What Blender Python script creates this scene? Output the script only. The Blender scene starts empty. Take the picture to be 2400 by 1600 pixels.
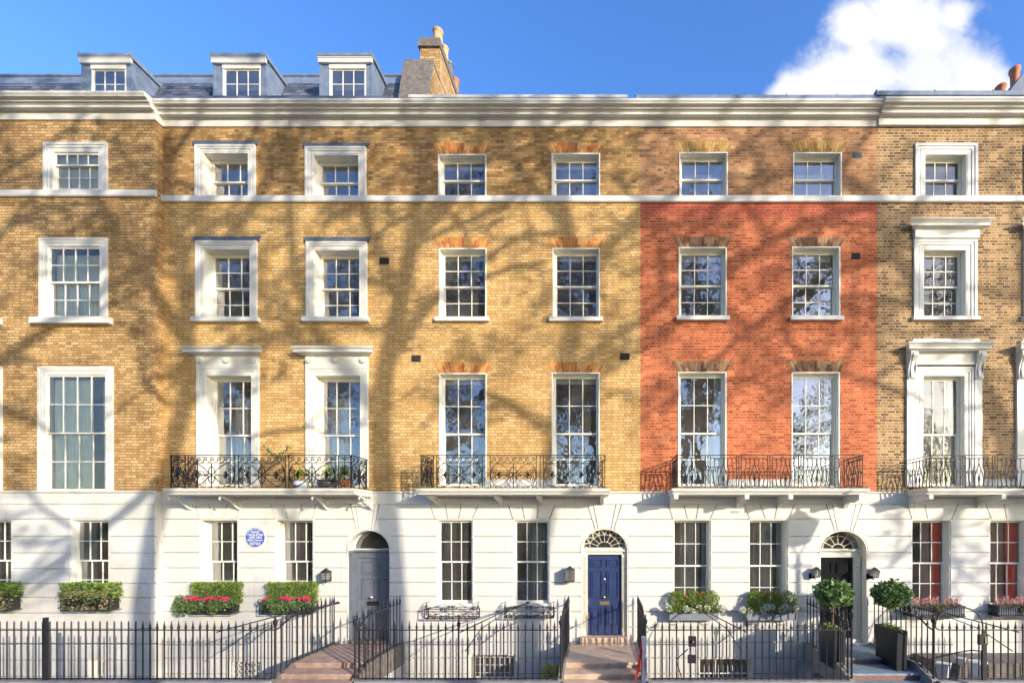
import bpy, math, random
from mathutils import Vector, Matrix
random.seed(7)
R = math.radians
S = bpy.context.scene
COL = S.collection
# ------------------------------------------------------------------ camera constants (metres)
DC, HC, FP, PX, PY = 12.0, 3.3, 1044.0, 1417.0, 1240.0
SUNV = Vector((-1.08, 1.0, -0.40)).normalized()      # the way sunlight travels
def X(px, y=0.0): return (px - PX) * (DC + y) / FP
def Z(py, y=0.0): return HC + (PY - py) * (DC + y) / FP

# ------------------------------------------------------------------ node helpers
class NT:
    def __init__(s, tree): s.t = tree; s.n = tree.nodes; s.l = tree.links
    def node(s, typ, **kw):
        nd = s.n.new(typ)
        for k, v in kw.items(): setattr(nd, k, v)
        return nd
    def put(s, sock, v):
        if v is None: return
        if hasattr(v, 'is_linked') or hasattr(v, 'links'): s.l.new(v, sock)
        elif isinstance(v, (tuple, list)) and len(v) == 3 and sock.type == 'RGBA': sock.default_value = (*v, 1)
        else: sock.default_value = v
    def m(s, op, a, b=None, c=None, clamp=False):
        nd = s.node('ShaderNodeMath', operation=op, use_clamp=clamp)
        s.put(nd.inputs[0], a); s.put(nd.inputs[1], b); s.put(nd.inputs[2], c)
        return nd.outputs[0]
    def noise(s, vec, scale, detail=3, rough=.55, dist=0):
        nd = s.node('ShaderNodeTexNoise'); s.put(nd.inputs['Vector'], vec)
        nd.inputs['Scale'].default_value = scale; nd.inputs['Detail'].default_value = detail
        nd.inputs['Roughness'].default_value = rough; nd.inputs['Distortion'].default_value = dist
        return nd.outputs['Fac']
    def ramp(s, fac, stops, interp='LINEAR'):
        nd = s.node('ShaderNodeValToRGB'); cr = nd.color_ramp; cr.interpolation = interp
        while len(cr.elements) < len(stops): cr.elements.new(.5)
        for e, (p, c) in zip(cr.elements, stops):
            e.position = p; e.color = (*c, 1) if len(c) == 3 else c
        s.put(nd.inputs[0], fac); return nd.outputs[0]
    def mix(s, fac, a, b, mode='MIX'):
        nd = s.node('ShaderNodeMix', data_type='RGBA', blend_type=mode)
        s.put(nd.inputs[0], fac); s.put(nd.inputs[6], a); s.put(nd.inputs[7], b)
        return nd.outputs[2]
    def mapr(s, v, a, b, c=0, d=1, smooth=False):
        nd = s.node('ShaderNodeMapRange'); nd.interpolation_type = 'SMOOTHSTEP' if smooth else 'LINEAR'
        s.put(nd.inputs[0], v)
        for i, q in enumerate((a, b, c, d)): nd.inputs[i + 1].default_value = q
        return nd.outputs[0]
    def comb(s, x=0, y=0, z=0):
        nd = s.node('ShaderNodeCombineXYZ')
        for i, v in enumerate((x, y, z)): s.put(nd.inputs[i], v)
        return nd.outputs[0]
    def bump(s, h, strength, dist=.01):
        nd = s.node('ShaderNodeBump'); nd.inputs['Strength'].default_value = strength
        nd.inputs['Distance'].default_value = dist; s.put(nd.inputs['Height'], h); return nd.outputs[0]
def mat(name):
    m = bpy.data.materials.new(name); m.use_nodes = True
    t = NT(m.node_tree); b = t.n['Principled BSDF']
    return m, t, b
def pos(t):
    g = t.node('ShaderNodeNewGeometry'); sp = t.node('ShaderNodeSeparateXYZ')
    t.l.new(g.outputs['Position'], sp.inputs[0])
    return g.outputs['Position'], sp.outputs[0], sp.outputs[1], sp.outputs[2], g
M = {}
def simple(name, col, rough=.6, var=.12, scale=6, metal=0, bump=0, spec=.5, coat=0):
    m, t, b = mat(name); P, x, y, z, g = pos(t)
    n = t.noise(P, scale, 4)
    c = t.ramp(n, [(.3, tuple(v * (1 - var) for v in col)), (.7, tuple(min(1, v * (1 + var)) for v in col))])
    t.put(b.inputs['Base Color'], c); b.inputs['Roughness'].default_value = rough
    b.inputs['Metallic'].default_value = metal; b.inputs['Specular IOR Level'].default_value = spec
    if coat: b.inputs['Coat Weight'].default_value = coat
    if bump: t.put(b.inputs['Normal'], t.bump(t.noise(P, scale * 6, 3), bump, .01))
    M[name] = m; return m
def brick_mat(name, stops, mortar, stain=(.25, .22, .2), stain_amt=.35, top=None, mw=.10, wash=None):
    m, t, b = mat(name); P, x, y, z, g = pos(t)
    h, w = .0765, .345
    wob = t.m('MULTIPLY', t.m('SUBTRACT', t.noise(P, .9, 2), .5), .03)
    v = t.m('DIVIDE', t.m('ADD', z, wob), h)
    row = t.m('FLOOR', v)
    # english garden bond flavour: odd rows shifted, random rows of headers
    u = t.m('ADD', t.m('DIVIDE', t.m('ADD', x, y), w), t.m('MULTIPLY', t.m('MODULO', t.m('ADD', row, 1000.0), 2.0), .5))
    u = t.m('ADD', u, t.m('MULTIPLY', t.m('SINE', t.m('MULTIPLY', row, 12.9898)), .07))
    fu0 = t.m('FRACT', u); hd = t.m('GREATER_THAN', fu0, .66)
    col = t.m('ADD', t.m('MULTIPLY', t.m('FLOOR', u), 2.0), hd)
    wn = t.node('ShaderNodeTexWhiteNoise', noise_dimensions='3D')
    t.put(wn.inputs['Vector'], t.comb(col, row, 3.0))
    rnd = wn.outputs['Value']
    fine = t.noise(P, 14, 4, .65)
    rr = t.m('ADD', t.m('MULTIPLY', rnd, .75), t.m('MULTIPLY', fine, .25))
    c = t.ramp(rr, stops)
    if top:
        c2 = t.ramp(rr, top)
        c = t.mix(t.m('GREATER_THAN', z, 12.15), c, c2)
    if wash:
        wz = t.m('MULTIPLY', t.mapr(z, 11.45, 11.95, 0, 1, True), t.m('LESS_THAN', z, 12.15))
        wz = t.m('MULTIPLY', wz, t.mapr(t.noise(P, 1.6, 3), .3, .6, .35, .8))
        c = t.mix(wz, c, wash)
    fu = t.m('FRACT', u); fv = t.m('FRACT', v)
    du = t.m('MULTIPLY', t.m('MINIMUM', t.m('MINIMUM', fu, t.m('SUBTRACT', 1.0, fu)), t.m('ABSOLUTE', t.m('SUBTRACT', fu, .66))), 2 * w / h)
    dv = t.m('MULTIPLY', t.m('MINIMUM', fv, t.m('SUBTRACT', 1.0, fv)), 2.0)
    dd = t.m('ADD', t.m('MINIMUM', du, dv), t.m('MULTIPLY', t.m('SUBTRACT', fine, .5), .16))
    mm = t.mapr(dd, mw, mw + .16, 1, 0, True)
    mc = t.mix(t.noise(P, 3, 2), tuple(q * .75 for q in mortar), mortar)
    c = t.mix(mm, c, mc)
    # dirt: large soft patches, soot streaks
    st = t.mapr(t.noise(P, .55, 5, .6), .42, .72, 0, stain_amt, True)
    c = t.mix(st, c, stain, 'MULTIPLY')
    c = t.mix(t.mapr(t.noise(P, .28, 4, .7, .6), .5, .68, 0, .45, True), c, (.74, .70, .68), 'MULTIPLY')
    st2 = t.mapr(t.noise(P, 3.2, 4, .7), .5, .8, 0, stain_amt * .9, True)
    c = t.mix(st2, c, stain, 'MULTIPLY')
    t.put(b.inputs['Base Color'], c); b.inputs['Roughness'].default_value = .9
    b.inputs['Specular IOR Level'].default_value = .2
    hh = t.m('ADD', t.m('MULTIPLY', mm, -1.0), t.m('MULTIPLY', t.noise(P, 30, 3), .6))
    t.put(b.inputs['Normal'], t.bump(hh, .55, .012))
    M[name] = m; return m

YB = [(.0, (.26, .155, .08)), (.15, (.41, .24, .10)), (.35, (.49, .30, .13)), (.6, (.57, .365, .16)), (.85, (.64, .44, .21)), (1, (.64, .47, .28))]
YB2 = [(.0, (.40, .235, .10)), (.14, (.54, .32, .12)), (.35, (.61, .375, .145)), (.6, (.67, .43, .175)), (.85, (.71, .485, .225)), (1, (.72, .54, .32))]
brick_mat('stock_brick_aged', YB, (.25, .16, .08), stain_amt=.5, mw=.12)
brick_mat('stock_brick', YB2, (.36, .225, .10), stain_amt=.4, mw=.12,
          top=[(.0, (.16, .095, .05)), (.2, (.32, .18, .07)), (.5, (.47, .275, .105)), (.8, (.56, .355, .15)), (1, (.6, .44, .26))])
brick_mat('red_brick', [(.0, (.26, .055, .022)), (.2, (.37, .085, .035)), (.5, (.50, .12, .048)), (.8, (.59, .17, .07)), (1, (.66, .29, .16))],
          (.60, .31, .18), stain_amt=.32,
          top=[(.0, (.15, .075, .04)), (.2, (.28, .145, .07)), (.5, (.40, .215, .10)), (.8, (.48, .29, .14)), (1, (.54, .39, .24))],
          wash=(.50, .07, .05), mw=.14)
brick_mat('brown_brick', [(.0, (.07, .048, .035)), (.2, (.16, .10, .055)), (.45, (.29, .18, .085)), (.75, (.40, .255, .12)), (1, (.50, .35, .19))],
          (.68, .48, .29), stain_amt=.25, mw=.17)

def stucco(name, base, dark, amt=.5):
    m, t, b = mat(name); P, x, y, z, g = pos(t)
    n = t.noise(P, 1.1, 5, .6)
    c = t.mix(t.mapr(n, .35, .75, 0, amt), base, dark)
    # thin grime streaks running down
    mp = t.node('ShaderNodeMapping'); mp.inputs['Scale'].default_value = (7, 7, .5); t.l.new(P, mp.inputs[0])
    s2 = t.mapr(t.noise(mp.outputs[0], 1.0, 4, .6), .6, .85, 0, .30)
    c = t.mix(s2, c, tuple(q * .6 for q in dark))
    mp2 = t.node('ShaderNodeMapping'); mp2.inputs['Scale'].default_value = (16, 16, .9); t.l.new(P, mp2.inputs[0])
    drip = t.m('MULTIPLY', t.mapr(t.noise(mp2.outputs[0], 1.0, 3, .5), .58, .72, 0, .5, True), t.mapr(t.noise(P, .8, 2), .45, .62, 0, 1, True))
    c = t.mix(drip, c, (.50, .45, .37))
    crk = t.node('ShaderNodeTexVoronoi', feature='DISTANCE_TO_EDGE'); crk.inputs['Scale'].default_value = 1.1
    vv = t.node('ShaderNodeVectorMath', operation='ADD'); t.l.new(P, vv.inputs[0]); nn = t.node('ShaderNodeTexNoise'); nn.inputs['Scale'].default_value = 4; t.l.new(P, nn.inputs['Vector']); t.l.new(nn.outputs['Color'], vv.inputs[1]); t.l.new(vv.outputs[0], crk.inputs['Vector'])
    ck = t.m('MULTIPLY', t.mapr(crk.outputs['Distance'], .0, .008, .55, 0), t.mapr(t.noise(P, .6, 2), .52, .6, 0, 1))
    c = t.mix(ck, c, (.30, .26, .21))
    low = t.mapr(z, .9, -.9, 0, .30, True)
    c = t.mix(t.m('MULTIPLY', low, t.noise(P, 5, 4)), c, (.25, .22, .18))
    t.put(b.inputs['Base Color'], c); b.inputs['Roughness'].default_value = .65
    b.inputs['Specular IOR Level'].default_value = .3
    t.put(b.inputs['Normal'], t.bump(t.noise(P, 9, 5, .6), .22, .012))
    M[name] = m
stucco('stucco', (.70, .68, .635), (.575, .535, .465))
stucco('stucco_old', (.695, .68, .645), (.53, .49, .42), .8)
simple('trim_white', (.69, .67, .62), .45, .05, 3, bump=.06)
simple('sash_cream', (.80, .77, .68), .4, .04, 3)
simple('trim_cream', (.78, .73, .60), .45, .05, 3)
simple('lead', (.17, .215, .30), .5, .22, 5, bump=.2)
simple('lead_dark', (.10, .125, .18), .5, .2, 5, bump=.15)
simple('iron', (.018, .017, .022), .38, .3, 30, bump=.2, spec=.6)
simple('iron_balcony', (.016, .014, .016), .6, .3, 30, spec=.3)
simple('iron_white', (.75, .74, .70), .5, .05, 10)
simple('door_blue', (.034, .052, .135), .28, .08, 6, coat=.4)
simple('door_grey', (.145, .16, .19), .4, .08, 4, coat=.15)
simple('door_black', (.012, .012, .014), .18, .1, 8, coat=.6)
simple('brass', (.75, .55, .20), .25, .08, 12, metal=.8)
simple('chrome', (.7, .7, .7), .2, .05, 12, metal=.9)
simple('sandstone', (.62, .45, .32), .8, .22, 4, bump=.25)
simple('pink_stone', (.44, .29, .225), .8, .25, 5, bump=.25)
simple('slate_blue', (.25, .31, .36), .7, .25, 7, bump=.35)
simple('step_brick', (.26, .14, .11), .85, .4, 25, bump=.4)
simple('kerb_stone', (.28, .26, .23), .85, .2, 8, bump=.3)
simple('dark_stone', (.17, .145, .125), .85, .35, 7, bump=.3)
simple('moss', (.16, .19, .045), .95, .4, 20, bump=.6)
simple('lead_box', (.21, .225, .26), .55, .12, 5, bump=.1)
simple('black_planter', (.018, .018, .022), .42, .25, 9, bump=.05)
simple('terracotta', (.50, .18, .08), .8, .2, 9, bump=.15)
simple('buff_clay', (.52, .34, .19), .8, .2, 9, bump=.15)
simple('soil', (.05, .035, .025), .95, .3, 30, bump=.5)
simple('bark', (.115, .095, .07), .9, .45, 3, bump=.5)
simple('twig', (.12, .085, .055), .9, .3, 6)
simple('stem', (.22, .16, .09), .85, .2, 12)
simple('plaque_blue', (.055, .10, .42), .3, .06, 6)
simple('plaque_white', (.85, .85, .85), .4, .03, 6)
simple('sign_red', (.75, .02, .012), .4, .05, 6)
simple('sign_white', (.78, .80, .84), .4, .04, 6)
simple('sign_back', (.42, .50, .56), .45, .08, 8)
simple('black_paint', (.02, .02, .02), .4, .1, 6)
simple('curtain_cream', (.74, .66, .50), .9, .08, 3)
simple('curtain_teal', (.78, .87, .82), .9, .10, 3)
simple('curtain_grey', (.62, .58, .52), .9, .12, 3)
simple('curtain_red', (.93, .11, .03), .8, .06, 3)
simple('curtain_rose', (.70, .50, .38), .9, .08, 3)
simple('curtain_green', (.12, .19, .10), .9, .12, 3)
simple('blind_white', (.82, .82, .80), .7, .03, 3)
simple('blind_blue', (.62, .68, .80), .7, .05, 3)
simple('room', (.52, .46, .39), .95, .2, 2)
simple('air_brick', (.035, .03, .032), .8, .4, 60)
simple('air_white', (.62, .59, .54), .7, .1, 30)
simple('green_plate', (.03, .16, .12), .4, .1, 10)
simple('pot_white', (.65, .70, .78), .35, .15, 40)
simple('pot_dark', (.07, .075, .06), .4, .2, 20)
simple('asphalt', (.055, .055, .058), .9, .2, 12, bump=.3)
simple('lawn', (.06, .085, .025), .95, .35, 3, bump=.4)
simple('concrete', (.30, .295, .30), .85, .2, 4, bump=.2)
simple('junk_white', (.70, .70, .72), .5, .1, 6)
simple('petal_pink', (.80, .03, .16), .6, .1, 20)
simple('petal_red', (.75, .015, .02), .6, .1, 20)
simple('leaf_litter', (.50, .17, .04), .8, .3, 20)

def paving():
    m, t, b = mat('paving'); P, x, y, z, g = pos(t)
    bt = t.node('ShaderNodeTexBrick'); t.l.new(P, bt.inputs['Vector'])
    bt.inputs['Scale'].default_value = 1; bt.inputs['Brick Width'].default_value = .9; bt.inputs['Row Height'].default_value = .6
    bt.inputs['Mortar Size'].default_value = .008
    t.put(bt.inputs['Color1'], (.36, .34, .31)); t.put(bt.inputs['Color2'], (.28, .265, .25)); t.put(bt.inputs['Mortar'], (.1, .09, .08))
    c = t.mix(t.mapr(t.noise(P, 2, 5), .3, .7, 0, .5), bt.outputs['Color'], (.2, .19, .18))
    t.put(b.inputs['Base Color'], c); b.inputs['Roughness'].default_value = .85
    M['paving'] = m
paving()
def slate():
    m, t, b = mat('roof_slate'); P, x, y, z, g = pos(t)
    v = t.m('DIVIDE', z, .125); row = t.m('FLOOR', v)
    u = t.m('ADD', t.m('DIVIDE', x, .24), t.m('MULTIPLY', t.m('MODULO', row, 2.0), .5))
    wn = t.node('ShaderNodeTexWhiteNoise', noise_dimensions='2D'); t.put(wn.inputs['Vector'], t.comb(t.m('FLOOR', u), row))
    c = t.ramp(wn.outputs['Value'], [(0, (.055, .065, .085)), (.5, (.10, .115, .15)), (1, (.17, .185, .22))])
    fu = t.m('FRACT', u); fv = t.m('FRACT', v)
    e = t.m('MAXIMUM', t.m('LESS_THAN', fu, .05), t.m('LESS_THAN', fv, .12))
    c = t.mix(e, c, (.02, .022, .03))
    t.put(b.inputs['Base Color'], c); b.inputs['Roughness'].default_value = .6
    t.put(b.inputs['Normal'], t.bump(t.m('SUBTRACT', 1.0, fv), .6, .02))
    M['roof_slate'] = m
slate()
def island(name, stops, rough=.6, spec=.3, trans=0, bump=0):
    m, t, b = mat(name); P, x, y, z, g = pos(t)
    r = t.m('ADD', t.m('MULTIPLY', g.outputs['Random Per Island'], .8), t.m('MULTIPLY', t.noise(P, 3, 2), .2))
    t.put(b.inputs['Base Color'], t.ramp(r, stops)); b.inputs['Roughness'].default_value = rough
    b.inputs['Specular IOR Level'].default_value = spec
    if trans:
        tr = t.node('ShaderNodeBsdfTranslucent'); t.put(tr.inputs[0], t.ramp(r, [(p, tuple(min(1, q * 1.3) for q in c)) for p, c in stops]))
        mx = t.node('ShaderNodeMixShader'); mx.inputs[0].default_value = trans
        out = t.n['Material Output']; t.l.new(b.outputs[0], mx.inputs[1]); t.l.new(tr.outputs[0], mx.inputs[2]); t.l.new(mx.outputs[0], out.inputs[0])
    if bump: t.put(b.inputs['Normal'], t.bump(t.noise(P, 30, 3), bump, .01))
    M[name] = m
island('leaf_box', [(0, (.07, .12, .02)), (.5, (.18, .27, .045)), (.85, (.32, .42, .08)), (1, (.46, .50, .16))], .5, trans=.2)
island('leaf_bay', [(0, (.05, .10, .03)), (.5, (.13, .23, .06)), (.85, (.24, .36, .11)), (1, (.40, .50, .22))], .38, .6, .18)
island('leaf_ivy', [(0, (.04, .075, .025)), (.5, (.11, .18, .06)), (.9, (.22, .30, .12)), (1, (.34, .38, .20))], .5, trans=.15)
island('leaf_mixed', [(0, (.05, .08, .02)), (.4, (.15, .20, .06)), (.65, (.32, .28, .14)), (.85, (.34, .20, .15)), (1, (.45, .40, .25))], .6, trans=.15)
island('leaf_autumn', [(0, (.06, .07, .015)), (.4, (.16, .13, .02)), (.75, (.32, .19, .025)), (1, (.40, .14, .02))], .6, trans=.3)
island('leaf_garden', [(0, (.06, .07, .025)), (.5, (.13, .14, .05)), (1, (.26, .22, .09))], .6, trans=.15)
island('leaf_fallen', [(0, (.25, .06, .02)), (.4, (.50, .15, .03)), (.7, (.60, .30, .04)), (1, (.35, .30, .05))], .7)
island('leaf_lime', [(0, (.15, .25, .03)), (.5, (.38, .46, .05)), (1, (.55, .55, .12))], .5, trans=.25)
island('hydrangea', [(0, (.45, .42, .30)), (.5, (.72, .70, .56)), (1, (.80, .78, .68))], .7, trans=.15)
island('petals', [(0, (.62, .01, .05)), (.5, (.80, .03, .15)), (1, (.80, .14, .30))], .6, trans=.15)
island('petals_orange', [(0, (.65, .15, .03)), (1, (.80, .30, .08))], .6, trans=.15)
island('heather', [(0, (.55, .12, .18)), (.4, (.72, .35, .35)), (.7, (.75, .52, .36)), (1, (.80, .62, .55))], .7, trans=.15)
island('arch_red', [(0, (.34, .10, .04)), (.35, (.50, .18, .055)), (.7, (.62, .30, .09)), (1, (.60, .38, .18))], .9, .2, bump=.3)
island('arch_dark', [(0, (.06, .045, .035)), (.4, (.20, .125, .075)), (.75, (.32, .21, .12)), (1, (.42, .30, .18))], .9, .2, bump=.3)
island('arch_buff', [(0, (.20, .12, .045)), (.4, (.38, .23, .075)), (1, (.52, .35, .12))], .9, .2, bump=.3)

def glass(name, refl=.55, wav=.35, tint=(.85, .9, .9), dust_haze=.06):
    m, t, b = mat(name); t.n.remove(b); P, x, y, z, g = pos(t)
    gl = t.node('ShaderNodeBsdfGlossy'); gl.inputs['Roughness'].default_value = .015; t.put(gl.inputs['Color'], (.97, .96, .97))
    tr = t.node('ShaderNodeBsdfTransparent'); t.put(tr.inputs[0], tint)
    fr = t.node('ShaderNodeFresnel'); fr.inputs['IOR'].default_value = 1.5
    f = t.m('MULTIPLY_ADD', fr.outputs[0], 1.2, refl, clamp=True)
    bp = t.bump(t.noise(P, 2.6, 2, .5), wav, .02)
    t.l.new(bp, gl.inputs['Normal'])
    mx = t.node('ShaderNodeMixShader'); t.put(mx.inputs[0], f); t.l.new(tr.outputs[0], mx.inputs[1]); t.l.new(gl.outputs[0], mx.inputs[2])
    df = t.node('ShaderNodeBsdfDiffuse'); t.put(df.inputs[0], (.62, .58, .50)); m2 = t.node('ShaderNodeMixShader')
    t.put(m2.inputs[0], t.mapr(t.noise(P, 1.7, 5, .65), .3, .7, dust_haze * .6, dust_haze * 1.5)); t.l.new(mx.outputs[0], m2.inputs[1]); t.l.new(df.outputs[0], m2.inputs[2])  # dusty pale haze mixed into the glass to lift its blacks
    t.l.new(m2.outputs[0], t.n['Material Output'].inputs[0]); M[name] = m
glass('glass', .21, .22, (.95, .97, .97))
glass('glass_soft', .04, .15, (.97, .98, .98), .05)
glass('glass_clear', .12, .05, (.95, .96, .96), .14)
glass('glass_soft2', .07, .2, (.97, .98, .98), .06)
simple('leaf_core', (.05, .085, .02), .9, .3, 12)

# ------------------------------------------------------------------ objects
ORG = {}
def tag(o, label=None, cat=None, group=None, kind=None):
    if label: o['label'] = label
    if cat: o['category'] = cat
    if group: o['group'] = group
    if kind: o['kind'] = kind
    return o
def thing(name, label, cat, loc=(0, 0, 0), group=None):
    o = bpy.data.objects.new(name, None); COL.objects.link(o); o.location = loc
    o.empty_display_size = .2
    ORG[o] = Vector(loc); return tag(o, label, cat, group)
class MB:
    def __init__(s): s.v = []; s.f = []
    def add(s, vs, fs):
        n = len(s.v); s.v += [tuple(q) for q in vs]; s.f += [tuple(i + n for i in f) for f in fs]
    def box(s, x0, x1, y0, y1, z0, z1):
        s.add([(x0, y0, z0), (x1, y0, z0), (x1, y1, z0), (x0, y1, z0), (x0, y0, z1), (x1, y0, z1), (x1, y1, z1), (x0, y1, z1)],
              [(0, 3, 2, 1), (4, 5, 6, 7), (0, 1, 5, 4), (1, 2, 6, 5), (2, 3, 7, 6), (3, 0, 4, 7)])
        return s
    def prism(s, poly, y0, y1):              # poly in (x,z), extruded along y
        n = len(poly)
        a = sum(poly[i][0] * poly[(i + 1) % n][1] - poly[(i + 1) % n][0] * poly[i][1] for i in range(n))
        if a < 0: poly = poly[::-1]
        s.add([(x, y0, z) for x, z in poly] + [(x, y1, z) for x, z in poly],
              [tuple(range(n)), tuple(range(2 * n - 1, n - 1, -1))] + [(i, i + n, (i + 1) % n + n, (i + 1) % n) for i in range(n)])
        return s
    def profx(s, poly, x0, x1):              # poly in (y,z), extruded along x
        n = len(poly)
        a = sum(poly[i][0] * poly[(i + 1) % n][1] - poly[(i + 1) % n][0] * poly[i][1] for i in range(n))
        if a < 0: poly = poly[::-1]
        s.add([(x0, y, z) for y, z in poly] + [(x1, y, z) for y, z in poly],
              [tuple(range(n - 1, -1, -1)), tuple(range(n, 2 * n))] + [(i, (i + 1) % n, (i + 1) % n + n, i + n) for i in range(n)])
        return s
    def tube(s, pts, r, n=5, closed=False, r1=None, flat=None):
        pts = [Vector(p) for p in pts]; k = len(pts)
        if k < 2: return s
        base = len(s.v); up = None
        for i, p in enumerate(pts):
            if closed: d = pts[(i + 1) % k] - pts[i - 1]
            else: d = pts[min(i + 1, k - 1)] - pts[max(i - 1, 0)]
            if d.length < 1e-9: d = Vector((0, 0, 1))
            d.normalize()
            if up is None:
                up = Vector((0, 1, 0)) if abs(d.y) < .9 else Vector((1, 0, 0))
            a = (up - d * up.dot(d))
            if a.length < 1e-6: a = Vector((1, 0, .3)) - d * Vector((1, 0, .3)).dot(d)
            a.normalize(); b = d.cross(a); up = a
            rr = r if r1 is None else r + (r1 - r) * i / (k - 1)
            for j in range(n):
                an = 2 * math.pi * (j + .5) / n
                q = p + a * math.cos(an) * rr + b * math.sin(an) * rr
                s.v.append(tuple(q))
        m = k if closed else k - 1
        for i in range(m):
            A = base + i * n; B = base + ((i + 1) % k) * n
            for j in range(n):
                s.f.append((A + j, A + (j + 1) % n, B + (j + 1) % n, B + j))
        if not closed:
            s.f.append(tuple(base + j for j in range(n - 1, -1, -1))); s.f.append(tuple(base + (k - 1) * n + j for j in range(n)))
        return s
    def lathe(s, prof, c=(0, 0, 0), n=10, sx=1, sy=1):
        b = len(s.v)
        for r, z in prof:
            for j in range(n):
                an = 2 * math.pi * j / n
                s.v.append((c[0] + r * sx * math.cos(an), c[1] + r * sy * math.sin(an), c[2] + z))
        for i in range(len(prof) - 1):
            for j in range(n):
                s.f.append((b + i * n + j, b + i * n + (j + 1) % n, b + (i + 1) * n + (j + 1) % n, b + (i + 1) * n + j))
        s.f.append(tuple(b + j for j in range(n - 1, -1, -1))); s.f.append(tuple(b + (len(prof) - 1) * n + j for j in range(n)))
        return s
    def leaf(s, p, size, rng, up=None, aspect=.5):
        d = Vector((rng.gauss(0, 1), rng.gauss(0, 1), rng.gauss(0, .8)))
        if up: d += Vector(up)
        if d.length < 1e-3: d = Vector((0, 0, 1))
        d.normalize(); a = d.cross(Vector((rng.gauss(0, 1), rng.gauss(0, 1), rng.gauss(0, 1))))
        if a.length < 1e-3: a = d.orthogonal()
        a.normalize(); p = Vector(p); nrm = d.cross(a)
        q = [p - d * size * .5, p + a * size * aspect * .5 + nrm * size * .08, p + d * size * .5, p - a * size * aspect * .5 + nrm * size * .08]
        s.add(q, [(0, 1, 2, 3)]); return s
    def build(s, name, m, parent=None, smooth=False, org=None):
        o0 = Vector(org) if org else (ORG[parent] if parent else Vector((0, 0, 0)))
        me = bpy.data.meshes.new(name); me.from_pydata([tuple(Vector(q) - o0) for q in s.v], [], s.f); me.validate(); me.update()
        me.materials.append(M[m] if isinstance(m, str) else m)
        if smooth:
            me.polygons.foreach_set('use_smooth', [True] * len(me.polygons))
            try: me.set_sharp_from_angle(angle=R(38))
            except Exception: pass
        o = bpy.data.objects.new(name, me); COL.objects.link(o)
        if parent:
            o.parent = parent; o.location = o0 - ORG[parent]
        else: o.location = o0
        ORG[o] = o0; return o
def kids(o): return [c for c in list(bpy.data.objects) if c.parent == o]
def copy_tree(o, parent=None, offset=None):
    c = o.copy(); COL.objects.link(c); c.parent = parent
    if offset is not None: c.location = o.location + Vector(offset)
    for ch in kids(o): copy_tree(ch, c)
    return c
def arc(cx, cz, rx, rz, a0, a1, n=16):
    return [(cx + rx * math.cos(R(a0 + (a1 - a0) * i / n)), cz + rz * math.sin(R(a0 + (a1 - a0) * i / n))) for i in range(n + 1)]
def spiral(cx, cz, r0, r1, a0, turns, n=22):
    o = []
    for i in range(n + 1):
        k = i / n; a = R(a0 + 360 * turns * k); r = r0 + (r1 - r0) * k
        o.append((cx + r * math.cos(a), cz + r * math.sin(a)))
    return o
SUN_E, SKY_S, EXPO, CLOUD = 2.55, 0.15, 1.2, 3.0
# ================================================================== HOUSES
JY = [1181, 1216, 1256, 1294, 1330, 1364, 1396, 1432, 1468, 1503, 1540, 1577, 1614, 1652]
JZ = [Z(v) for v in JY]
ZBASE = -2.45
Z_BAND0, Z_BAND1 = Z(1181), Z(1155)
def wall_grid(mb, x0, x1, z0, z1, holes, yf, yb):
    xs = sorted({x0, x1} | {min(max(v, x0), x1) for h in holes for v in h[:2]})
    zs = sorted({z0, z1} | {min(max(v, z0), z1) for h in holes for v in h[2:4]})
    idx = {}
    def vid(x, y, z):
        k = (round(x, 5), round(y, 5), round(z, 5))
        if k not in idx: idx[k] = len(mb.v); mb.v.append((x, y, z))
        return idx[k]
    def inside(a, c): return any(h[0] < a < h[1] and h[2] < c < h[3] for h in holes)
    nx, nz = len(xs) - 1, len(zs) - 1
    solid = [[not inside((xs[i] + xs[i + 1]) / 2, (zs[j] + zs[j + 1]) / 2) for j in range(nz)] for i in range(nx)]
    for i in range(nx):
        for j in range(nz):
            if not solid[i][j]: continue
            a, b, c, d = xs[i], xs[i + 1], zs[j], zs[j + 1]
            mb.f.append((vid(a, yf, c), vid(b, yf, c), vid(b, yf, d), vid(a, yf, d)))
            mb.f.append((vid(b, yb, c), vid(a, yb, c), vid(a, yb, d), vid(b, yb, d)))
            if i == 0 or not solid[i - 1][j]: mb.f.append((vid(a, yb, c), vid(a, yf, c), vid(a, yf, d), vid(a, yb, d)))
            if i == nx - 1 or not solid[i + 1][j]: mb.f.append((vid(b, yf, c), vid(b, yb, c), vid(b, yb, d), vid(b, yf, d)))
            if j == 0 or not solid[i][j - 1]: mb.f.append((vid(a, yb, c), vid(b, yb, c), vid(b, yf, c), vid(a, yf, c)))
            if j == nz - 1 or not solid[i][j + 1]: mb.f.append((vid(a, yf, d), vid(b, yf, d), vid(b, yb, d), vid(a, yb, d)))

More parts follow.
